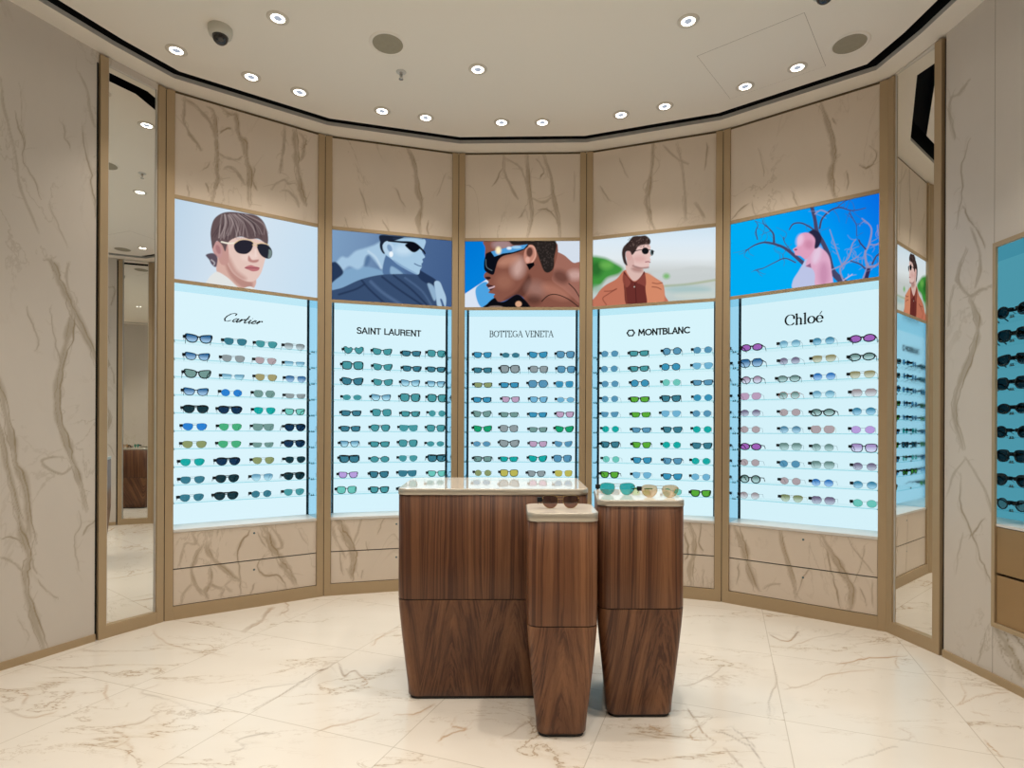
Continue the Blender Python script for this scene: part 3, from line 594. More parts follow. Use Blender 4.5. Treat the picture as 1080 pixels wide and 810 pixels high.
def art_coat(A):              # person in a terracotta coat looking away
    A.grad((0, 60), (0, 700), [(206, 226, 240), (220, 234, 244), (226, 234, 238), (196, 200, 198), (196, 208, 206), (186, 200, 198)])
    A.fill((202, 208, 208), [(520, 430), (700, 410), (850, 380), (1040, 400), (1040, 470), (760, 470), (540, 480)], 24); A.fill((200, 206, 206), [(600, 460), (1040, 440), (1040, 500), (620, 530)], 20)
    A.line((166, 176, 140), [(620, 534), (800, 520), (1040, 482)], 18, 14, .8); A.blob((130, 186, 120), 632, 456, 26, 22, 26); A.blob((150, 188, 190), 800, 560, 180, 30, 40, 0, .6); A.blob((206, 214, 206), 880, 610, 180, 24, 40, 0, .7)
    A.fill((66, 146, 62), [(20, 320), (130, 308), (215, 345), (290, 395), (260, 440), (170, 470), (110, 530), (20, 545)], 30); A.blob((36, 96, 40), 80, 400, 50, 60, 50, 0, .8); A.blob((120, 190, 90), 160, 370, 50, 30, 40, 0, .6); A.blob((150, 180, 160), 90, 560, 60, 30, 40, 0, .7)
    A.fill((192, 116, 92), [(70, 700), (88, 600), (150, 530), (240, 478), (305, 408), (380, 430), (460, 425), (560, 480), (606, 520), (618, 600), (612, 700)], 6)
    A.fill((216, 142, 108), [(470, 440), (560, 482), (604, 522), (610, 660), (480, 670)], 16, a=.8)
    A.fill((106, 48, 44), [(296, 420), (340, 470), (390, 500), (440, 440), (462, 425), (468, 560), (470, 690), (326, 690), (300, 560)], 5)
    A.fill((140, 72, 62), [(296, 440), (350, 500), (320, 545), (290, 500)], 5); A.fill((134, 68, 60), [(400, 500), (460, 440), (470, 530), (430, 520)], 5); A.line((70, 28, 28), [(385, 510), (392, 600), (396, 680)], 5, 4); A.blob((200, 190, 180), 380, 540, 5, 5, 4)
    for p in ([(145, 575), (200, 572), (240, 556)], [(240, 556), (170, 600), (132, 632), (160, 680)], [(522, 508), (560, 515), (600, 508)], [(520, 540), (560, 545), (590, 560)], [(300, 450), (310, 560), (322, 680)]): A.line((128, 66, 52), p, 7, 6, .85)
    A.fill((218, 184, 176), [(318, 360), (400, 385), (445, 395), (448, 430), (410, 480), (372, 492), (335, 450), (316, 410)], 6); A.blob((168, 122, 116), 400, 405, 45, 20, 24, .2, .8)
    A.fill((228, 194, 188), [(335, 260), (400, 205), (490, 205), (508, 235), (500, 262), (520, 288), (502, 308), (508, 328), (498, 350), (494, 382), (462, 396), (400, 382), (345, 340)], 5)
    A.fill((214, 176, 170), [(320, 300), (360, 290), (380, 380), (330, 372)], 5)
    A.line((140, 92, 88), [(370, 375), (430, 392), (490, 388)], 12, 12, .8); A.blob((206, 150, 146), 420, 320, 50, 26, 36, 0, .5); A.blob((214, 168, 162), 336, 295, 24, 40, 7, -.2)
    A.fill((58, 44, 42), [(283, 265), (296, 225), (335, 185), (370, 145), (430, 140), (470, 138), (505, 170), (500, 205), (455, 208), (412, 222), (388, 262), (362, 290), (345, 262), (315, 265), (312, 310), (325, 372), (300, 355), (286, 310)], 7)
    g = np.random.default_rng(4)
    for i in range(60):
        A.blob((112, 92, 86) if g.random() > .5 else (38, 28, 28), 300 + 195 * g.random(), 155 + 70 * g.random(), 7, 4, 6, g.random() * 3, .5)
    A.line((24, 24, 28), [(372, 262), (430, 250), (500, 250), (535, 262)], 6, 4); A.blob((20, 22, 26), 466, 258, 28, 27, 5); A.blob((110, 130, 132), 518, 272, 14, 24, 5); A.blob((24, 26, 30), 522, 268, 9, 18, 5)
    A.line((168, 104, 110), [(468, 345), (490, 342), (504, 348)], 8, 5)
def art_branches(A):          # pale figure among bare branches against cyan sky
    A.grad((100, 760), (1000, 60), [(0, 172, 242), (0, 172, 244), (0, 150, 240), (6, 110, 226)])
    br = (70, 70, 104); lt = (150, 146, 184); g = np.random.default_rng(11)
    def twig(p, w, c=br, kids=5, L=70):
        q = smooth_path(p); A.line(c, p, w, 4)
        for i in range(kids):
            k = int(g.integers(len(q) // 4, len(q))); a = g.random() * 2 * PI; l = L * (.5 + g.random()); b0 = q[k]
            pts = [b0, b0 + np.array([math.cos(a), math.sin(a)]) * l * .5 + g.normal(size=2) * 6, b0 + np.array([math.cos(a + .5 * g.normal()), math.sin(a)]) * l]
            A.line(c, pts, [5, 3, 2], 4, .7)
    twig([(575, 130), (600, 230), (615, 320), (650, 380), (690, 470), (720, 580), (800, 660)], [26, 24, 28, 30, 32, 40, 50], kids=6)
    twig([(540, 540), (470, 480), (400, 425), (340, 400), (270, 385), (200, 402), (140, 440)], [30, 24, 20, 16, 12, 9, 5], kids=10, L=90)
    twig([(325, 385), (322, 330), (290, 290), (258, 262), (250, 235)], [14, 12, 9, 6, 4], kids=3); twig([(215, 365), (205, 310), (218, 270), (198, 240)], [8, 7, 5, 3], kids=3)
    twig([(428, 300), (455, 262), (510, 256), (570, 285), (600, 310)], [7, 9, 10, 11, 12], kids=3); twig([(440, 440), (400, 390), (390, 350)], 5, kids=2)
    twig([(632, 290), (650, 225), (710, 168), (770, 152), (850, 172), (940, 155)], [14, 12, 10, 9, 7, 5], kids=7, L=80); twig([(690, 190), (640, 170), (600, 195)], 8, lt, 2); twig([(740, 160), (800, 110), (860, 90)], 5, kids=3)
    twig([(470, 520), (400, 492), (330, 520), (250, 560), (190, 575)], [9, 8, 6, 5, 3], kids=6, L=60)
    twig([(930, 640), (955, 560), (942, 510), (938, 450), (962, 400), (978, 290), (915, 225)], [34, 26, 14, 14, 12, 9, 6], lt, 9, 70); twig([(940, 640), (960, 570)], 26, (52, 46, 84), 0)
    twig([(960, 550), (1000, 545), (1040, 515)], [18, 14, 10], lt, 3); twig([(985, 530), (1010, 480), (1040, 455)], [12, 10, 8], kids=2); twig([(940, 430), (905, 390), (895, 370)], 10, (60, 56, 96), 2); twig([(960, 400), (1010, 400), (1040, 380)], 7, lt, 3); twig([(1025, 340), (1020, 270)], 6, lt, 2)
    twig([(880, 340), (875, 260), (830, 190)], 5, kids=4); twig([(790, 640), (770, 560), (830, 480), (850, 400), (875, 365)], [12, 10, 8, 6, 5], lt, 8, 60); twig([(710, 570), (790, 535), (890, 480)], [8, 8, 5], lt, 5, 50); twig([(700, 300), (720, 360), (760, 480), (790, 560)], [5, 6, 7, 7], lt, 8, 50); twig([(840, 510), (900, 530), (935, 560)], [8, 10, 12], br, 1)
    twig([(790, 640), (850, 600)], 7, (190, 180, 215), 3, 40)
    A.fill((188, 196, 230), [(560, 470), (520, 530), (490, 580), (452, 645), (462, 700), (620, 690), (610, 560)], 6)
    A.fill((222, 170, 200), [(540, 545), (548, 500), (580, 440), (620, 418), (665, 440), (698, 490), (712, 580), (714, 680), (608, 685), (600, 600), (580, 560)], 6); A.blob((228, 205, 228), 612, 470, 26, 60, 30, .3, .8); A.blob((178, 108, 150), 660, 600, 34, 80, 40, 0, .5); A.fill((120, 70, 110), [(538, 545), (570, 525), (576, 556)], 6, a=.8)
    A.fill((222, 160, 190), [(482, 400), (486, 352), (520, 322), (570, 325), (605, 350), (608, 410), (590, 440), (545, 498), (520, 488), (500, 474), (470, 470), (462, 446), (454, 432), (480, 412)], 5); A.blob((236, 206, 232), 500, 370, 22, 40, 26, .3, .7); A.blob((176, 96, 128), 560, 400, 30, 30, 30, 0, .4); A.blob((150, 60, 96), 472, 434, 10, 6, 5)
    A.fill((40, 38, 66), [(560, 318), (590, 300), (630, 320), (645, 360), (625, 415), (598, 424), (602, 370), (585, 340)], 8)
ARTS = [(art_fringe, 180, 200, 6.75), (art_monochrome, 340, 230, 7.448), (art_profile, 480, 240, 7.714), (art_coat, 618, 230, 7.448), (art_branches, 765, 195, 6.353)]

# ------------------------------------------------------------------ lettering (strokes; thick where the pen goes down)
def A_(cx, cy, rx, ry, a0, a1, n=14):
    return [(cx + rx * math.cos(math.radians(a)), cy + ry * math.sin(math.radians(a))) for a in np.linspace(a0, a1, n)]
SANS = {
 'S': (.66, [A_(.33, .745, .24, .225, 20, 270) + A_(.33, .255, .26, .25, 90, -160)]), 'A': (.74, [[(.03, 0), (.37, 1), (.71, 0)], [(.16, .32), (.58, .32)]]), 'I': (.28, [[(.14, 0), (.14, 1)]]),
 'N': (.76, [[(.1, 0), (.1, 1), (.66, 0), (.66, 1)]]), 'T': (.64, [[(.32, 0), (.32, 1)], [(0.02, .94), (.62, .94)]]), 'L': (.60, [[(.1, 1), (.1, .06), (.56, .06)]]),
 'U': (.76, [[(.1, 1), (.1, .35)] + A_(.38, .32, .28, .27, 180, 360) + [(.66, .35), (.66, 1)]]), 'R': (.74, [[(.1, 0), (.1, 1)], [(.1, .94), (.4, .94)] + A_(.42, .72, .22, .22, 90, -90) + [(.1, .50)], [(.42, .5), (.6, .38), (.64, 0)]]),
 'E': (.66, [[(.6, .06), (.1, .06), (.1, .94), (.6, .94)], [(.1, .52), (.55, .52)]]), 'M': (.96, [[(.08, 0), (.16, 1), (.48, .3), (.80, 1), (.88, 0)]]), 'O': (1.0, [A_(.5, .5, .43, .45, 0, 360, 28)]),
 'B': (.70, [[(.1, 0), (.1, 1)], [(.1, .95), (.36, .95)] + A_(.38, .75, .19, .2, 90, -90) + [(.1, .55)], [(.36, .55)] + A_(.4, .3, .23, .25, 90, -90) + [(.1, .05)]]), 'C': (.92, [A_(.52, .5, .43, .45, 48, 312, 24)])}
SER = {
 'B': (.72, [[(.15, 0), (.15, 1)], [(.02, .98), (.4, .98)] + A_(.40, .75, .19, .23, 90, -90) + [(.15, .52)], [(.4, .52)] + A_(.42, .27, .23, .25, 90, -90) + [(.02, .02)]]),
 'O': (.96, [A_(.48, .5, .41, .48, 0, 360, 28)]), 'T': (.76, [[(.38, 0), (.38, 1)], [(.04, .98), (.72, .98)], [(.04, .98), (.03, .8)], [(.72, .98), (.73, .8)], [(.26, .02), (.50, .02)]]),
 'E': (.70, [[(.16, 0), (.16, 1)], [(.03, .98), (.6, .98), (.61, .82)], [(.16, .52), (.48, .52)], [(.03, .02), (.62, .02), (.65, .2)]]),
 'G': (.94, [A_(.5, .5, .42, .48, 50, 330, 24) + [(.80, .42)], [(.80, .42), (.80, .12)], [(.64, .44), (.92, .44)]]), 'A': (.86, [[(.08, 0), (.42, 1)], [(.42, 1), (.78, 0)], [(.2, .34), (.64, .34)], [(-.02, .02), (.2, .02)], [(.64, .02), (.9, .02)]]),
 'V': (.86, [[(.08, 1), (.44, 0)], [(.44, 0), (.78, 1)], [(-.02, .98), (.2, .98)], [(.66, .98), (.9, .98)]]), 'N': (.92, [[(.14, 0), (.14, 1)], [(.14, 1), (.76, 0)], [(.76, 0), (.76, 1)], [(.0, .98), (.2, .98)], [(.02, .02), (.26, .02)], [(.64, .98), (.88, .98)]]),
 'C': (.88, [A_(.5, .5, .42, .5, 42, 318, 24), [(.82, .82), (.83, .62)]]), 'h': (.66, [[(.14, 0), (.14, 1.02)], [(.14, .5)] + A_(.32, .44, .18, .2, 160, 0) + [(.50, 0)], [(.02, .02), (.26, .02)], [(.38, .02), (.62, .02)], [(.02, 1.0), (.14, 1.02)]]),
 'l': (.32, [[(.15, 0), (.15, 1.02)], [(.02, .02), (.28, .02)], [(.02, 1.0), (.15, 1.02)]]), 'o': (.66, [A_(.32, .32, .27, .32, 0, 360, 24)]),
 'e': (.62, [[(.06, .36), (.54, .36)] + A_(.31, .33, .25, .32, 10, 320, 22)]), "'": (0, [[(-.34, .78), (-.18, 1.02)]])}
SCR = {
 'C': (.78, [[(.78, .80), (.80, .98), (.62, 1.04), (.34, .92), (.10, .60), (.04, .28), (.18, .04), (.42, .02), (.62, .16)]]), 'a': (.56, [[(.42, .40), (.26, .44), (.08, .26), (.06, .06), (.18, .0), (.36, .16), (.46, .42)], [(.46, .42), (.40, .10), (.48, .0), (.60, .14)]]),
 'r': (.44, [[(.02, .10), (.16, .40), (.20, .42)], [(.20, .42), (.14, .0)], [(.14, .14), (.30, .38), (.42, .42), (.46, .34)]]), 't': (.40, [[(.24, .86), (.16, .40), (.10, .12), (.18, .0), (.36, .14)], [(.0, .46), (.40, .50)]]),
 'i': (.34, [[(.04, .20), (.18, .42), (.10, .10), (.18, .0), (.34, .14)], [(.22, .62), (.24, .66)]]), 'e': (.44, [[(.06, .20), (.30, .28), (.34, .40), (.22, .44), (.06, .24), (.08, .04), (.22, .0), (.42, .16)]])}
def lettering(text, font, thick, thin, gap, slant=0.0, emblem=False):
    quads, x, word = [], 0.0, [0]
    def ribbon(pts, off, th=None, tn=None):
        pts = [(p[0] + off + slant * p[1], p[1]) for p in pts]
        for (x0, y0), (x1, y1) in zip(pts[:-1], pts[1:]):
            L = math.hypot(x1 - x0, y1 - y0)
            if L < 1e-6: continue
            dx, dy = (x1 - x0) / L, (y1 - y0) / L; w = thin + (thick - thin) * abs(dy) ** 1.3
            if dy * dx > 0 and font is not SANS and abs(dx) > .15 and len(pts) == 2: w = thin + (thick - thin) * .15
            e = w * .35; x0_, y0_, x1_, y1_ = x0 - dx * e, y0 - dy * e, x1 + dx * e, y1 + dy * e
            nx, ny = -dy * w / 2, dx * w / 2
            quads.append((word[0], [(x0_ - nx, y0_ - ny), (x1_ - nx, y1_ - ny), (x1_ + nx, y1_ + ny), (x0_ + nx, y0_ + ny)]))
    if emblem:
        word[0] = -1
        ring = [(.62 + (.50 + .05 * math.cos(6 * t)) * math.cos(t), .5 + (.50 + .05 * math.cos(6 * t)) * math.sin(t)) for t in np.linspace(0, 2 * PI, 37)]; ribbon(ring, 0); x = 1.75; word[0] = 0
    for ch in text:
        if ch == ' ': x += .42; word[0] += 1; continue
        adv, strokes = font[ch]
        for s_ in strokes: ribbon(s_, x)
        x += adv + gap
    return quads, x - gap
TEXTS = [('Cartier', SCR, .13, .045, .0, .45, False, (235.0, 331.5, 340.5, 274.5, 'letter')),
         ('SAINT LAURENT', SANS, .18, .17, .06, 0, False, (376.3, 347.0, 353.2, 444.0, 'letter')),
         ('BOTTEGA VENETA', SER, .15, .07, .05, 0, False, (516.3, 348.9, 355.4, 583.6, 'letter_grey')),
         ('MONTBLANC', SANS, .21, .20, .06, 0, True, (661.0, 346.5, 352.8, 728.0, 'letter')),
         ("Chloe'", SER, .16, .05, .04, 0, False, (827.5, 330.5, 341.5, 869.0, 'letter'))]

# ------------------------------------------------------------------ eyewear
OUT = {'A': [(-.85, .75), (-.2, .98), (.6, .95), (1, .55), (.95, -.1), (.55, -.75), (0, -1), (-.55, -.8), (-.92, -.1)],
       'R': [(math.cos(t), math.sin(t)) for t in np.linspace(0, 2 * PI, 10, endpoint=False)],
       'S': [(-.80, .80), (0, .98), (.84, .88), (1.0, .15), (.74, -.76), (.05, -1), (-.68, -.82), (-.96, 0)],
       'C': [(-.82, .62), (0, .84), (.72, 1.0), (1.03, .78), (.98, .1), (.62, -.72), (.0, -1), (-.62, -.80), (-.97, -.05)],
       'N': [(-.86, .8), (0, .9), (.94, .94), (1.0, .3), (.70, -.8), (0, -1), (-.68, -.82), (-.98, .1)],
       'W': [(-.85, .82), (0, .93), (.93, .96), (1.0, .25), (.64, -.78), (0, -1), (-.62, -.82), (-.97, .1)],
       'O': [(math.cos(t), math.sin(t)) for t in np.linspace(0, 2 * PI, 10, endpoint=False)],
       'X': [(-.62, .95), (.05, 1.0), (.62, .95), (1, .35), (.98, -.2), (.6, -.85), (0, -1), (-.62, -.88), (-1, -.2), (-.98, .35)],
       'H': [(-.9, .5), (-.55, .92), (-.05, .62), (.5, 1.12), (1.08, .75), (.8, -.25), (.1, -1), (-.7, -.4)],
       'V': [(-1.02, .80), (0, .95), (.9, .95), (1.02, .3), (.8, -.7), (.1, -1), (-.6, -.8), (-1.0, .0)]}
OUT['B'] = OUT['A']
DIM = {'A': (.030, .0235, .0095), 'B': (.031, .0240, .0085), 'R': (.0265, .0235, .0115), 'S': (.030, .0245, .0085), 'C': (.030, .0228, .009), 'N': (.0295, .0175, .009), 'W': (.0285, .0205, .0095),
       'O': (.029, .0195, .0095), 'X': (.030, .0245, .009), 'H': (.030, .0235, .0085), 'V': (.033, .0245, .0020)}
FR = {'k': (.0064, 'f_k'), 'm': (.0044, 'f_k'), 'w': (.0011, 'f_w'), 'g': (.0012, 'f_g'), 'p': (.0026, 'f_p'), 't': (.0024, 'f_t'), 'n': (.0048, 'f_n')}
_cache = {}
def outline(shape, grow=0.0, big=1.0):
    a, b, g = DIM[shape]; a *= big; b *= big; p = smooth_path([(x * a, z * b) for x, z in OUT[shape]], True, 4)
    if grow:
        r = np.hypot(p[:, 0], p[:, 1])[:, None]; p = p * (1 + grow / r)
    return p, a, b, g
def lens_mesh(shape, side, big):
    k = ('lens', shape, side, big)
    if k not in _cache:
        p, a, b, g = outline(shape, 0, big); cx = (g + a) * side; n = len(p); vs = []; fs = []
        for ring, (s_, y) in enumerate(((1, 0.0), (.6, -.0022), (.25, -.0034))): vs += [(cx + side * q[0] * s_, y + abs(q[0]) * .02, b + q[1] * s_) for q in p]
        for r_ in range(2): fs += [(r_ * n + i, r_ * n + (i + 1) % n, (r_ + 1) * n + (i + 1) % n, (r_ + 1) * n + i) for i in range(n)]
        fs.append(tuple(2 * n + i for i in range(n)))
        me = D.meshes.new('lens'); me.from_pydata(vs, [], fs); me.update(); me.polygons.foreach_set('use_smooth', [True] * len(fs)); me.materials.append(M['tag']); _cache[k] = me
    return _cache[k]
def frame_mesh(shape, t, big, bar):
    k = ('frame', shape, t, big, bar)
    if k not in _cache:
        mb = MB(); d = max(t * .8, .0014)
        for side in (-1, 1):
            pi_, a, b, g = outline(shape, 0, big); po, *_ = outline(shape, t, big); n = len(pi_); cx = (g + a) * side
            L = [[(cx + side * q[0], y, b + q[1]) for q in pp] for pp, y in ((pi_, -d / 2), (po, -d / 2), (po, d / 2), (pi_, d / 2), (pi_, -d / 2))]
            mb.loft(L, capb=False, capt=False, sm=False)
        pi_, a, b, g = outline(shape, 0, big); w = max(t, .0016); yz = b + b * .45
        mb.bar((-g - .003, 0, yz), (g + .003, 0, yz), d * 1.2, w * (1.3 if t > .002 else 1))
        if shape in 'AB' : mb.bar((-g - .006, 0, b * 1.85), (g + .006, 0, b * 1.85), d * 1.2, w * (1.6 if bar else 1))
        if bar: mb.bar((-(g + a * 1.7), -.001, b * 1.86), (g + a * 1.7, -.001, b * 1.86), .003, b * .34)
        for side in (-1, 1): mb.bar((side * (g + a * 1.86), 0, b * 1.55), (side * (g + a * 2.06), .002, b * 1.55), d * 1.4, max(w * 1.3, .003))
        _cache[k] = mb.mesh('frame', M['f_k'])
    return _cache[k]
def temple_mesh(shape, t, side, big):
    k = ('temple', shape, t, side, big)
    if k not in _cache:
        _, a, b, g = outline(shape, 0, big); x = side * (g + a * 2.05); mb = MB(); h = max(.0016, min(.006, t * 1.5)); w = max(.0014, t * .5)
        mb.bar((x, .001, b * 1.55), (x * 1.02, .085, b * 1.25), w, h); mb.bar((x * 1.02, .084, b * 1.25), (x * .98, .118, .003), w, h * .85)
        _cache[k] = mb.mesh('temple', M['f_k'])
    return _cache[k]
def tag_mesh():
    if 'tag' not in _cache:
        mb = MB(); mb.box(-.011, .008, -.005, .012, -.009, .009); mb.box(-.004, .004, .012, .030, -.006, .003); mb.bar((-.002, .01, -.008), (-.006, .024, -.020), .0016, .0016)
        _cache['tag'] = mb.mesh('security_tag', M['tag'])
    return _cache['tag']
BG = s2l((214, 243, 252))
def lens_mat(c, grad, bg=BG, gl=0.018):
    k = ('lm', tuple(c), grad, tuple(bg), gl)
    if k not in _cache:
        f = np.clip(s2l(c) / bg, 0.004, 1); pale = f * .15 + .85 * np.minimum(1, f * .8 + .55); f = f * .75 if grad else f
        _cache[k] = clear('tinted_lens_%02x%02x%02x%s' % (*c, '_faded' if grad else ''), (*f, 1), gl, (*np.clip(pale, 0, 1), 1) if grad else None)
    return _cache[k]
PAL = dict(blu=((40, 112, 170), 'blue'), bbl=((40, 128, 210), 'bright blue'), lbl=((112, 178, 212), 'pale blue'), nav=((18, 52, 84), 'navy'), drk=((22, 54, 64), 'dark'), tea=((70, 152, 160), 'teal'),
  dte=((56, 122, 142), 'dark teal'), bte=((18, 168, 164), 'turquoise'), lte=((108, 198, 188), 'pale teal'), gry=((142, 156, 160), 'grey'), ggy=((112, 152, 148), 'grey-green'), grn=((70, 174, 126), 'green'),
  vgr=((88, 170, 56), 'bright green'), emr=((18, 158, 110), 'emerald'), olv=((136, 152, 104), 'olive'), yel=((186, 182, 88), 'yellow'), pnk=((188, 160, 190), 'pink'), pgy=((174, 162, 168), 'rose-grey'),
  lil=((184, 160, 222), 'lilac'), pur=((160, 100, 186), 'purple'), ppg=((122, 112, 146), 'plum'), bgy=((86, 148, 182), 'blue-grey'), tbl=((56, 146, 184), 'teal-blue'), amb=((160, 156, 112), 'amber'))
SHN = dict(A='aviator', B='double-bar aviator', R='round', S='square', C='cat-eye', N='narrow', W='squared', O='oval', X='hexagonal', H='heart-shaped', V='shield')
NAMES = {'f': None}
def put_glasses(loc, rotz, code, label, group, big=1.0, tag_on=True, bg=BG, gl=0.018, scale=1.0):
    shape, fr, col = code[0], code[1], code[2:5]; grad = code.endswith('+')
    t, fm = FR[fr]; root = empty('sunglasses', loc, rotz, label=label, cat='sunglasses', group=group); root.scale = (scale,) * 3
    def part(nm, me, mat, loc_=None):
        o = D.objects.new(nm, me); COL.objects.link(o); o.parent = root
        if loc_: o.location = loc_
        if mat: o.material_slots[0].link = 'OBJECT'; o.material_slots[0].material = mat
        return o
    part('frame', frame_mesh(shape, t, big, shape in 'B' or (shape == 'V' and fr in 'km')), M[fm])
    lm = lens_mat(PAL[col][0], grad, bg, gl)
    for sd in (-1, 1): part('lens', lens_mesh(shape, sd, big), lm); part('temple', temple_mesh(shape, t, sd, big), M[fm])
    if tag_on:
        _, a, b, g = outline(shape, 0, big); part('security_tag', tag_mesh(), None, (-(g + a * 2.02) - .007, .004, b * 1.35))
    return root
TAB = [
 ['Ckblu+ Awdte Awtea Awgry+', 'Cmblu+ Awgry Awpgy Nwlbl+', 'Ckggy Nwlbl+ Awamb Awblu+', 'Cmblu+ Rwbbl Xwggy Nwgry', 'Bmdrk Bmnav Awbte Wmlte', 'Awbbl Awgrn Vwggy Bmnav', 'Awolv Awgrn Nwggy Bmnav', 'Awbte Bmnav Awolv Awdrk', 'Awdte Amdrk Awlbl+ Bmdrk', 'Awdte Bmdrk Rwdte Awtea'],
 ['Hmtea Cmtea Nkdte Smtea', 'Sktea Cmtea Nkdte Nkdte', 'Ckdte Cmtea Cmlbl+ Wmlbl+', 'Owtea Cmlbl+ Sktea Sktea', 'Nkdte Smtea Nktea Rwtea', 'Nkdte Amtea Vwtea Smtea', 'Wmlbl+ Nktea Smtea Owtea', 'Vkdte Omtea Awtea Vkdte', 'Wmlil Wkdte Vwdte Wmlte', 'Smlte Wktea Nkdte'],
 ['Wmtbl Owdte Cmtbl Snbgy', 'Nkdte Skgry Smgry Snbgy', 'Nmolv Nktbl Xmbgy Sttbl', 'Nktbl Wmpnk Wmlbl Otlbl', 'Cmggy Nmggy Nmtbl Wmpnk', 'Cmemr Smgry Nmggy Cmemr', 'Otbgy Ckgry Wmpnk Ctbgy', 'Nkggy Nmbte Cmbte Snbgy', 'Rwolv Smyel Wmgry Swyel'],
 ['Rwbgy Nktea Rmbgy Rwbgy', 'Rwbgy Nktea Rmtbl Awlbl', 'Rwbgy Rmtbl Rwlte Nnbgy', 'Rwbgy Nkvgr Wkdte Rwtbl', 'Wwbgy Nmvgr Awlbl Rwbgy', 'Rwbte Nmbgy Wmdte Rwbte', 'Wkdte Wmvgr Rwbte Wmdte', 'Rwlte Wmtbl Wmbgy Rwbte', 'Wkvgr Awlbl Wmtbl Rwlbl', '. Wmvgr Rwlte Wkvgr'],
 ['Okpur Rwlbl+ Rwtbl+ Okpur', 'Xmblu+ Rwppg+ Agamb+ Okggy+', 'Rmpnk+ Omggy+ Rwbbl+ Agamb+', 'Xwpnk Rpggy+ Rwlbl+ Xwpgy+', 'Rwppg+ Rwpgy Okggy+ Rwtbl+', 'Rwpgy Rwbgy+ Xgpgy Rwlil', 'Okpur Xwggy+ Rwggy+ Snlil+', 'Rwpgy Rwbgy Xwggy+ Rwppg+', 'Rkggy+ Rwpgy Rwbbl+ Rwtbl+', 'Rwpgy+ Agolv+ Xwppg+ Rwlte']]
COLX = [[(210, 202), (248, 238), (281, 276), (311.5, 311)], [(373.5, 366.5), (404, 400), (434.5, 429.5), (460.5, 460)], [(509, 508.5), (538, 537), (568, 566), (597, 593)],
        [(643, 643.7), (674, 678), (708, 708.7), (741.5, 739.5)], [(793, 791), (832, 834), (869, 867.5), (909.5, 912)]]
ORD = ['top', 'second', 'third', 'fourth', 'fifth', 'sixth', 'seventh', 'eighth', 'ninth', 'lowest']
POS = ['leftmost', 'second from left', 'third from left', 'rightmost']
BAYN = ['leftmost bay', 'second bay from left', 'middle bay', 'second bay from right', 'rightmost bay']
SHZ = [1.779 - .1168 * i for i in range(10)]

# ------------------------------------------------------------------ display bays
PICS = ['a brown-fringed head', 'a blue-toned profile', 'a close profile in a visor', 'a terracotta coat', 'bare branches']
NB, GY = 0.240, 0.115        # niche depth, depth at which the eyewear stands
PICT = ['a person with a brown fringe and aviators', 'a blue-toned profile in dark wrap sunglasses', 'a close profile in a wide visor', 'a person in a terracotta coat', 'a pale figure among bare branches']
def bay_hit(T, px, py, yd):
    """local x and z where the sight line through a photo point meets the bay's plane at depth yd"""
    a, b = ray(px, py); R = T.to_3x3().transposed(); o = R @ (Vector((0, 0, 0)) - T.translation); d = R @ Vector((a, 1, b))
    t = (yd - o.y) / d.y; return o.x + d.x * t, EYE + b * t
def hit_x(T, px, z, yd):
    x = 0.5
    py = 450
    for _ in range(4):
        w = T @ Vector((x, yd, z)); py = project(w.x, w.y, w.z)[1]; x = bay_hit(T, px, py, yd)[0]
    return x
def glass_shelf(parent, x0, x1, z, y0, y1, name='shelf'):
    mb = MB(); mb.box(x0, x1, y0, y1, z - .006, z); mb.mi = [0, 0, 1, 0, 0, 0]
    o = mb.build(name, [M['shelf'], M['edge']], parent)
    for xs, dd in ((x0, 1), (x1, -1)):
        for yy in (y0 + .03, y1 - .02):
            m2 = MB(); m2.bar((xs - dd * .004, yy, z - .008), (xs + dd * .010, yy, z - .008), .005, .004); m2.bar((xs + dd * .004, yy, z - .006), (xs + dd * .004, yy, z + .003), .004, .004)
            m2.build('bracket', [M['bracket']], o)
    return o
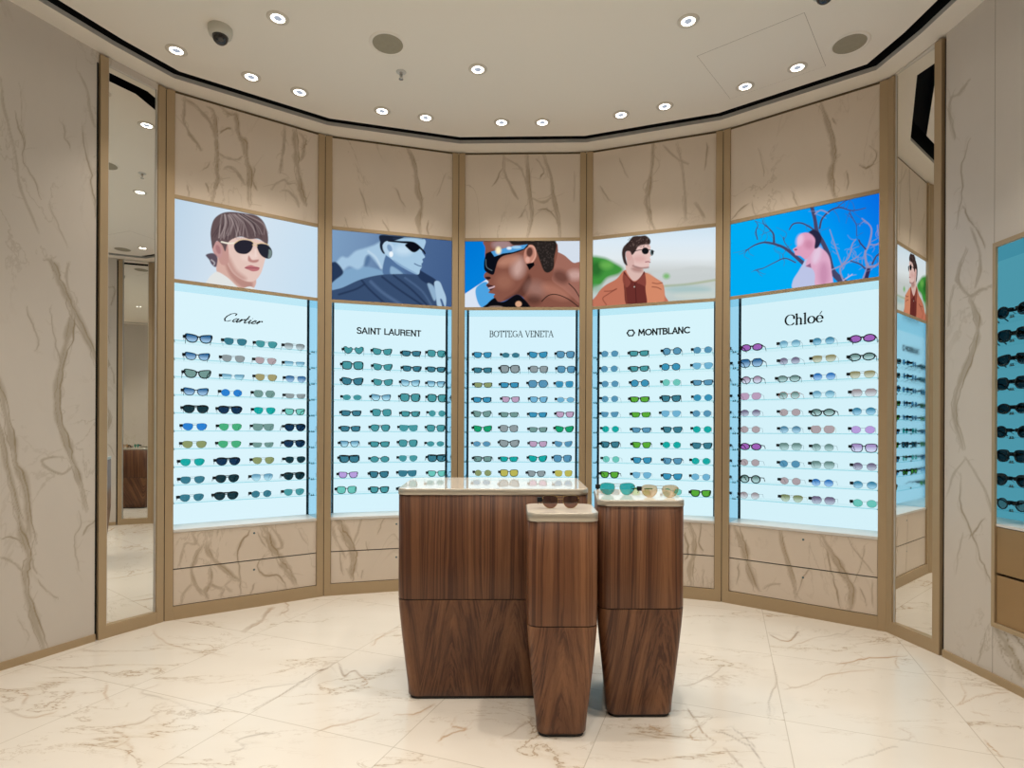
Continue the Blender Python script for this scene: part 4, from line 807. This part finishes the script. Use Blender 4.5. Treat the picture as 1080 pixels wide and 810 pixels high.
def display_bay(i):
    A, B = P[i + 1], P[i + 2]; T, ang, W = frame_of(A, B); root = empty('display_cabinet', (A[0], A[1], 0), ang,
        label='lit eyewear cabinet, %s, screen showing %s' % (BAYN[i], PICS[i]), cat='display cabinet', group='lit eyewear cabinets along the curved wall')
    pw = .046; x0, x1 = .004, W - .004; L, R_ = x0 + pw, x1 - pw
    for xa, xb, g0, g1 in ((x0, L, -.006, x0 + .001), (R_, x1, x1 - .001, W + .006)):
        mb = MB(); mb.box(xa, xb, -.014, .05, 0, H - .012, 0); mb.box(min(xa, xb) + .002, max(xa, xb) - .002, .05, NB, 0, H - .02, 1); mb.box(g0, g1, .004, .05, .0, H - .012, 1)
        bevel(mb.build('post', [M['bronze'], M['dark']], root), .0015)
    mb = MB(); mb.box(L, R_, -.013, .04, 0, .083); mb.box(L, R_, .004, .03, .083, .0865, 1); mb.build('bottom_rail', [M['bronze'], M['dark']], root)
    for za, zb in ((2.661, 2.685), (2.130, 2.152)):
        mb = MB(); mb.box(L, R_, -.004, .03, za, zb); mb.build('rail', [M['bronze']], root)
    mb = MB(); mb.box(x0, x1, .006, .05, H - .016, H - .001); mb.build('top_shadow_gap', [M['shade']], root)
    me, Wv, n_ = grid_mesh('header_panel', (L, 0, 2.686), (R_ - L, 0, 0), (0, 0, H - .018 - 2.686), 170, 118, M['marble'], (0, .03, 0)); set_vein(me, Wv, T, HEAD_V[i], 20 + i)
    o = link('header_panel', me, None, root)
    # screen
    me, Wv, n_ = grid_mesh('screen', (L + .001, .004, 2.153), (R_ - L - .002, 0, 0), (0, 0, .507), 270, 154, [M['screen']])
    Rm = np.array(T)[:3, :3]; G = Wv @ Rm.T + np.array(T)[:3, 3]; X, Y = project(G[:, 0], G[:, 1], G[:, 2])
    fn, ox, oy, sc = ARTS[i]; art = Art(X, Y, ox, oy, sc); fn(art)
    ca = me.color_attributes.new('picture', 'FLOAT_COLOR', 'POINT'); ca.data.foreach_set('color', np.concatenate([art.img, np.ones((len(X), 1))], 1).astype(np.float32).ravel())
    o = link('screen', me, None, root); o['label'] = 'lit screen showing ' + PICT[i]
    mb = MB(); mb.box(L, R_, .006, .04, 2.152, 2.661); mb.build('screen_housing', [M['dark']], root)
    # niche
    mb = MB(); mb.box(L + .010, R_ - .010, NB, NB + .012, .566, 2.128); mb.build('light_panel', [M['glow'][i]], root)
    for xa, xb in ((L, L + .010), (R_ - .010, R_)):
        mb = MB(); mb.box(xa, xb, NB - .004, NB + .012, .566, 2.128); mb.build('shelf_upright', [M['upright']], root)
    for xa, xb in ((L - .001, L + .001), (R_ - .001, R_ + .001)):
        mb = MB(); mb.box(xa, xb, .002, NB - .004, .566, 2.129); mb.build('side_panel', [M['side']], root)
    mb = MB(); mb.box(L, R_, .0, NB + .01, 2.129, 2.133); mb.build('niche_top', [M['top_strip']], root)
    mb = MB(); mb.box(L, R_, -.004, NB + .01, .549, .566); mb.build('ledge', [M['white']], root)
    for za, zb, lz in ((.320, .547, .500), (.087, .313, .252)):
        me, Wv, n_ = grid_mesh('drawer', (L + .002, 0, za), (R_ - L - .004, 0, 0), (0, 0, zb - za), 170, 44, M['marble'], (0, .03, 0)); set_vein(me, Wv, T, DRAW_V[i], 40 + i)
        o = link('drawer', me, None, root); mb = MB(); mb.lathe([(.0001, -.004), (.007, -.004), (.007, .0), (.0001, .001)], (0, 0, 0), 14, 0, True, False)
        k = mb.build('lock', [M['bracket']], o); k.location = (W * .53, 0, lz); k.rotation_euler = (PI / 2, 0, 0)
    mb = MB(); mb.box(L, R_, .008, .03, .3135, .3195); mb.build('drawer_gap', [M['dark']], root)
    # lettering
    txt, font, th, tn, gap, sl, emb, (xl, yt, yb, xr, mk) = TEXTS[i]
    q, wid = lettering(txt, font, th, tn, gap, sl, emb)
    ym = (yt + yb) / 2; ul, zl = bay_hit(T, xl, ym, NB - .002); ur, zr = bay_hit(T, xr, ym, NB - .002)
    uc = (ul + ur) / 2; px_c = (xl + xr) / 2; _, z1 = bay_hit(T, px_c, yt, NB - .002); _, z0 = bay_hit(T, px_c, yb, NB - .002); sx = (ur - ul) / wid
    for wi in sorted(set(k for k, _ in q)):
        mb = MB()
        for k, quad in q:
            if k != wi: continue
            f_ = [(ul + x * sx, z0 + z * (z1 - z0)) for x, z in quad]
            mb.add([(x, NB - .003, z) for x, z in f_] + [(x, NB - .0005, z) for x, z in f_], [(0, 1, 2, 3), (0, 4, 5, 1), (1, 5, 6, 2), (2, 6, 7, 3), (3, 7, 4, 0)])
        mb.build('emblem' if wi < 0 else 'lettering', [M[mk]], root)
    # shelves and eyewear
    nrow = 10
    for r in range(nrow): glass_shelf(root, L + .004, R_ - .004, SHZ[r], .075, NB - .006)
    for r, row in enumerate(TAB[i]):
        for c, code in enumerate(row.split()):
            if code == '.': continue
            px = COLX[i][c][0] + (COLX[i][c][1] - COLX[i][c][0]) * r / 9 + rnd.uniform(-.9, .9)
            x = hit_x(T, px, SHZ[r] + .022, GY); x = min(max(x, L + .085), R_ - .072)
            big = 1.0 if code[:2] not in ('Sk', 'Ck', 'Xm') else 1.08
            put_glasses(T @ Vector((x, GY, SHZ[r] + .0004)), ang + math.radians(rnd.uniform(-5, 5)), code,
                        '%s %s sunglasses, %s on %s shelf of %s' % (PAL[code[2:5]][1], SHN[code[0]], POS[c], ORD[r], BAYN[i]), 'sunglasses on the lit glass shelves', big)
    return root
for i in range(5): display_bay(i)

# ------------------------------------------------------------------ mirrors in bronze frames
def wall_mirror(A, B, label, top, ya, yb):
    T, ang, W = frame_of(A, B); root = empty('wall_mirror', (A[0], A[1], 0), ang, label=label, cat='mirror')
    for xa, xb in ((.003, .045), (W - .050, W - .006)):
        mb = MB(); mb.box(xa, xb, -.014, .05, .0, H - .012); bevel(mb.build('post', [M['bronze']], root), .0015)
    mb = MB(); mb.box(.045, W - .05, -.013, .04, 0, .072); mb.build('bottom_rail', [M['bronze']], root)
    mb = MB(); mb.box(.045, W - .05, -.004, .04, H - top, H - .002); mb.build('top_rail', [M['marble_grey']], root)
    mb = MB(); xs = ((.045, ya), (W - .05, yb)); mb.add([(x, y + d, z) for z in (.072, H - top) for d in (0, .005) for x, y in xs], [(0, 2, 3, 1), (4, 5, 7, 6), (0, 1, 5, 4), (2, 6, 7, 3), (0, 4, 6, 2), (1, 3, 7, 5)]); mb.build('mirror_glass', [M['mirror']], root)
    mb = MB(); mb.box(-.004, W + .004, .052, .07, 0, H - .004); mb.build('backing', [M['dark']], root)
    for xa in (.0455, W - .0575):
        mb = MB(); mb.box(xa, xa + .007, -.001, .004, .072, H - top); mb.build('glass_edge', [M['lip']], root)
    return root
wall_mirror(P[0], P[1], 'narrow full-height mirror in a bronze frame beside the left marble wall', .045, .0088, .0052)
wall_mirror(P[6], P[7], 'narrow full-height mirror in a bronze frame beside the right marble wall', .012, .002, .0125)

# ------------------------------------------------------------------ recessed side cases
def side_case(A, ang, label, glasses):
    root = empty('display_case', (A[0], A[1], 0), ang, label=label, cat='display case'); W = CASE_W; f = .018
    T = Matrix.Translation((A[0], A[1], 0)) @ Matrix.Rotation(ang, 4, 'Z')
    mb = MB()
    for b in ((0, f, CASE_B, CASE_T), (W - f, W, CASE_B, CASE_T), (f, W - f, CASE_T - .022, CASE_T), (f, W - f, CASE_B, CASE_B + .022)): mb.box(b[0], b[1], -.010, .03, b[2], b[3])
    mb.build('frame', [M['bronze']], root)
    d = .20; zb = .765
    mb = MB(); mb.box(f, W - f, d, d + .01, zb, CASE_T - .022); mb.build('light_panel', [M['glow_dim']], root)
    for xa in (f - .001, W - f - .001):
        mb = MB(); mb.box(xa, xa + .002, .0, d, zb, CASE_T - .022); mb.build('side_panel', [M['case_side']], root)
    mb = MB(); mb.box(f, W - f, .0, d, CASE_T - .024, CASE_T - .020); mb.build('niche_top', [M['case_side']], root)
    mb = MB(); mb.box(f, W - f, -.002, d, zb - .012, zb); mb.build('ledge', [M['white']], root)
    for za, zc in ((.532, zb - .016), (CASE_B + .024, .520)):
        mb = MB(); mb.box(f + .003, W - f - .003, -.002, .03, za, zc); bevel(mb.build('drawer', [M['bronze_panel']], root), .001)
    mb = MB(); mb.box(f, W - f, .03, .05, CASE_B + .02, zb - .012); mb.build('drawer_recess', [M['dark']], root)
    for r in range(9):
        glass_shelf(root, f + .003, W - f - .003, SHZ[r] - .012, .04, d - .004)
        if glasses:
            for c in range(5):
                code = ['Rkdrk', 'Bkdrk', 'Okdrk', 'Skdrk', 'Rmgry', 'Rkdrk', 'Ckdrk', 'Rkdrk', 'Skdrk', 'Xkdrk'][(r * 3 + c) % 10]
                x = .115 + c * .185 + rnd.uniform(-.008, .008)
                if x > W - .09: continue
                put_glasses(T @ Vector((x, .075, SHZ[r] - .0115)), ang + math.radians(rnd.uniform(-4, 4)), code,
                            '%s %s sunglasses, %s from far end on %s shelf of dim right-hand case' % (PAL[code[2:5]][1], SHN[code[0]], ['first', 'second', 'third', 'fourth', 'fifth'][c], ORD[r] if r < 8 else 'ninth'), 'dark sunglasses in the right-hand case')
    return root
M['case_side'] = glossy('side_mirror', (0.74, 0.86, 0.90, 1), 0.0)
_, angR, _ = frame_of(RIGHT[0], RIGHT[1]); side_case(RIGHT[0], angR, 'recessed wall case with dark sunglasses over bronze drawers in right marble wall', True)
_, angL, _ = frame_of(LEFT[3], LEFT[4]); side_case(la, angL, 'recessed wall case with empty glass shelves in left marble wall behind the viewer', False)

# ------------------------------------------------------------------ walnut display tables
def rquad(c, r, n=7):
    """rounded quadrilateral through plan corners c (counter-clockwise)"""
    out = []; m = len(c)
    for i in range(m):
        a, b, d = (Vector(c[(i + k) % m]) for k in (-1, 0, 1)); e1 = (a - b).normalized(); e2 = (d - b).normalized()
        ang = e1.angle(e2); t = r / math.tan(ang / 2); bis = (e1 + e2).normalized(); ctr = b + bis * (r / math.sin(ang / 2)); s = b + e1 * t; e = b + e2 * t
        a0 = math.atan2(s.y - ctr.y, s.x - ctr.x); a1 = math.atan2(e.y - ctr.y, e.x - ctr.x); da = (a1 - a0 + PI) % (2 * PI) - PI
        out += [(ctr.x + r * math.cos(a0 + da * k / n), ctr.y + r * math.sin(a0 + da * k / n)) for k in range(n + 1)]
    return out
def shrink(c, d):
    m = len(c); out = []
    for i in range(m):
        a, b, e = (Vector(c[(i + k) % m]) for k in (-1, 0, 1)); e1 = (b - a).normalized(); e2 = (e - b).normalized()
        n1 = Vector((-e1.y, e1.x)); n2 = Vector((-e2.y, e2.x)); mm = (n1 + n2).normalized(); out.append(tuple(b + mm * d / mm.dot(n1)))
    return out
def table(corners, ztop, zlip, zseam, inset_foot, r, mats, label):
    cx = sum(c[0] for c in corners) / 4; cy = sum(c[1] for c in corners) / 4
    root = empty('display_table', (cx, cy, 0), 0, label=label, cat='display table', group='walnut display tables in the middle of the shop')
    C = [(x - cx, y - cy) for x, y in corners]
    def ring(d, z, rr): return [(x, y, z) for x, y in rquad(shrink(C, d), max(.01, rr))]
    mb = MB(); mb.loft([ring(inset_foot + .008, 0, r * .8), ring(inset_foot + .008, .014, r * .8)], sm=False); mb.build('plinth', [M['plinth']], root)
    L = [ring(inset_foot + .006, .012, r * .8), ring(inset_foot, .018, r * .8)]
    for k in range(1, 9):
        t = k / 8; z = .018 + (zseam - .004 - .018) * t; L.append(ring(inset_foot * (1 - t) ** 1.15 + .002, z, r * (.8 + .2 * t)))
    mb = MB(); mb.loft(L); mb.build('lower_body', [mats[1]], root)
    mb = MB(); mb.loft([ring(.006, zseam - .005, r), ring(.006, zseam + .001, r)], sm=False); mb.build('seam', [M['plinth']], root)
    mb = MB(); mb.loft([ring(.003, zseam, r), ring(.002, zseam + .004, r), ring(.002, zlip - .001, r), ring(.004, zlip, r)]); mb.build('upper_body', [mats[0]], root)
    mb = MB(); mb.loft([ring(.002, zlip, r), ring(0, zlip + .001, r), ring(0, ztop - .002, r), ring(.002, ztop - .0008, r)], capt=False); mb.loft([ring(.002, ztop - .0008, r), ring(.004, ztop - .0008, r)], capb=False, capt=False, sm=False); o = mb.build('edge_band', [M['champagne']], root)
    mb = MB(); mb.loft([ring(.004, ztop - .004, r), ring(.004, ztop, r)], sm=False); mb.build('tabletop', [M['top']], root)
    return root
def mats_for(xc, half, seed, tone, yf): return (wood('walnut_straight_%d' % seed, xc, half, 0.04, seed, tone, yf), wood('walnut_arched_%d' % seed, xc, half, 0.42, seed, tone, yf))
table([(-.502, 2.503), (.341, 2.521), (.358, 3.150), (-.540, 3.115)], .9455, .918, .460, .045, .045, mats_for(-.262, .137, 1, 1.05, 2.53), 'widest walnut display table with white glass top, left of the group')
table([(.060, 2.190), (.338, 2.194), (.345, 2.490), (.062, 2.490)], .886, .852, .450, .042, .045, mats_for(.195, .16, 2, 1.22, 2.22), 'smallest walnut pedestal table, nearest, holding one gold aviator pair')
table([(.351, 2.345), (.716, 2.352), (.775, 2.800), (.402, 2.800)], .918, .892, .472, .045, .045, mats_for(.62, .30, 3, 1.12, 2.38), 'mid-sized walnut pedestal table at right, holding two aviator pairs')
TBG = s2l((225, 222, 214))
PAL['brn'] = ((104, 64, 50), 'brown'); PAL['tl2'] = ((40, 148, 140), 'teal'); PAL['cl2'] = ((196, 164, 128), 'clear amber')
put_glasses((.199, 2.330, .8865), math.radians(4), 'Agbrn', 'gold-rimmed brown aviator sunglasses on the smallest walnut table', 'sunglasses on the tables', 1.1, True, TBG, .08)
put_glasses((.470, 2.545, .9185), math.radians(-3), 'Agtl2', 'teal aviator sunglasses, left of the two pairs on the right walnut table', 'sunglasses on the tables', 1.12, True, TBG, .08)
put_glasses((.636, 2.455, .9185), math.radians(-6), 'Agcl2', 'clear amber aviator sunglasses, right of the two pairs on the right table', 'sunglasses on the tables', 1.12, True, TBG, .08)

# ------------------------------------------------------------------ things on the ceiling
DL = [(-1.907, 3.229), (-1.593, 3.468), (-1.356, 3.622), (-1.228, 2.972), (-.881, 3.832), (-.600, 3.911), (-.212, 3.386), (-.082, 3.967), (.201, 3.964), (.728, 3.865), (.996, 3.762), (.910, 2.980), (1.436, 3.541), (1.667, 3.355)]
DLN = ['leftmost lamp, beside the white dome camera', 'second lamp from left, in the arc above the leftmost bay', 'third lamp from left, in the arc between two left bays', 'large lamp near the top, right of the white dome camera',
       'left lamp of the pair above the second bay', 'right lamp of the pair above the second bay', 'single lamp right of the sprinkler', 'left lamp of the pair above the middle bay', 'right lamp of the pair above the middle bay',
       'left lamp of the pair above the second bay from right', 'right lamp of the pair above the second bay from right', 'large lamp near the top, left of the ceiling hatch', 'lower left lamp within the ceiling hatch outline', 'lower right lamp within the ceiling hatch outline']
EXTRA = [(-1.9, 1.9), (-.7, 2.1), (.6, 2.0), (1.8, 2.0), (-1.5, .6), (0, .8), (1.4, .6), (-1.0, -.7), (.9, -.7)]
def downlight(x, y, label, power, group='recessed ceiling downlights', aim=None):
    root = empty('downlight', (x, y, H), 0, label=label, cat='ceiling light', group=group)
    mb = MB(); mb.lathe([(.035, -.001), (.036, -.005), (.050, -.004), (.056, -.0005), (.056, .0)], (0, 0, 0), 28, 0, True, False); mb.build('trim_ring', [M['trimwhite']], root)
    mb = MB(); mb.lathe([(.0001, -.0015), (.036, -.0015)], (0, 0, 0), 28, 0, True, False); mb.build('diffuser', [M['lamp']], root)
    mb = MB(); mb.lathe([(.0001, -.008), (.012, -.007), (.019, -.004), (.021, -.0016)], (0, 0, 0), 18, 0, True, False); mb.build('reflector', [M['lampref']], root)
    li = D.lights.new('lamp_beam', 'SPOT'); li.energy = power; li.spot_size = math.radians(BEAM); li.spot_blend = 1.0; li.shadow_soft_size = .04; li.color = (1.0, .905, .79)
    lo = D.objects.new('lamp_beam', li); COL.objects.link(lo); lo.parent = root; lo.location = (0, 0, -.03)
    if aim: lo.rotation_euler = aim
    return root
BEAM = 90
for (x, y), lb in zip(DL, DLN): downlight(x, y, lb, 27.5)
for (x, y) in EXTRA: downlight(x, y, 'recessed ceiling downlight further into the shop, seen only in mirrors', 84.0, 'downlights further into the shop')
for (x, y), lb in (((-.698, 3.165), 'round beige ceiling loudspeaker above the left bays, near the sprinkler'), ((1.851, 3.148), 'round beige ceiling loudspeaker right of the ceiling hatch')):
    root = empty('ceiling_speaker', (x, y, H), 0, label=lb, cat='speaker')
    mb = MB(); mb.lathe([(.082, -.0008), (.085, -.004), (.100, -.003), (.102, .0)], (0, 0, 0), 40, 0, True, False); mb.build('rim', [M['paint']], root)
    mb = MB(); mb.lathe([(.0001, -.0035), (.083, -.003)], (0, 0, 0), 40, 0, True, False); mb.build('grille', [M['grille']], root)
root = empty('sprinkler', (-.673, 3.416, H), 0, label='small steel sprinkler head hanging below the left loudspeaker', cat='sprinkler')
mb = MB(); mb.lathe([(.0001, -.003), (.022, -.004), (.030, -.001), (.030, 0)], (0, 0, 0), 24, 0, True, False); mb.build('cover_plate', [M['lip']], root)
mb = MB(); mb.lathe([(.010, -.003), (.009, -.016), (.005, -.020), (.005, -.030), (.0001, -.031)], (0, 0, 0), 14, 0, True, False); mb.bar((-.008, 0, -.014), (-.006, 0, -.042), .002, .003); mb.bar((.008, 0, -.014), (.006, 0, -.042), .002, .003); mb.build('nozzle', [M['chrome']], root)
mb = MB(); mb.lathe([(.0001, -.044), (.013, -.043), (.013, -.041), (.0001, -.041)], (0, 0, 0), 14, 0, True, False); mb.build('deflector', [M['chrome']], root)
for (x, y), lb in (((-1.567, 3.050), 'white dome security camera with black bubble on the left of the ceiling'), ((1.490, 2.738), 'dark dome security camera cut off by the top edge, right of centre')):
    root = empty('security_camera', (x, y, H), 0, label=lb, cat='security camera')
    mb = MB(); mb.lathe([(.060, .0), (.060, -.020), (.055, -.040), (.046, -.046), (.036, -.046)], (0, 0, 0), 32, 0, True, False); mb.build('housing', [M['camwhite']], root)
    mb = MB(); mb.lathe([(.040, -.040), (.039, -.055), (.033, -.070), (.022, -.080), (.010, -.084), (.0001, -.085)], (0, 0, 0), 28, 0, True, False); mb.build('dome', [M['dome']], root)
hc = [(1.045, 3.257), (1.483, 2.915), (1.826, 3.341), (1.393, 3.673)]
mb = MB(); hm = (sum(p[0] for p in hc) / 4, sum(p[1] for p in hc) / 4)
q0 = [(x - hm[0], y - hm[1], -.0007) for x, y in hc]; q1 = [(x * .994, y * .994, -.0012) for x, y, z in q0]
mb.add(q0, [(0, 1, 2, 3)], 1); mb.add(q1, [(0, 1, 2, 3)], 0)
o = mb.build('ceiling_hatch', [M['paint'], plain('hatch_joint', C4(150, 135, 115), .9)], None, (hm[0], hm[1], H)); tag(o, 'square access hatch with hairline joint around two lamps in the ceiling', 'access hatch')

# ------------------------------------------------------------------ world, camera
w = D.worlds.new('world'); bpy.context.scene.world = w; w.use_nodes = True; w.node_tree.nodes['Background'].inputs[0].default_value = (.02, .02, .02, 1)
cam = D.cameras.new('camera'); co = D.objects.new('camera', cam); COL.objects.link(co)
cam.sensor_fit = 'HORIZONTAL'; cam.sensor_width = 36; cam.lens = 36 * F / 1080; cam.shift_y = (YH - 405) / 1080; cam.clip_start = .02
co.matrix_world = Matrix.Translation((0, 0, EYE)) @ Matrix.Rotation(PI / 2, 4, 'X') @ Matrix.Rotation(ROLL, 4, 'Z')
S = bpy.context.scene; S.camera = co
S.view_settings.view_transform = 'Standard'; S.view_settings.look = 'None'; S.view_settings.gamma = 1; S.view_settings.use_curve_mapping = False; S.view_settings.exposure = 0.0
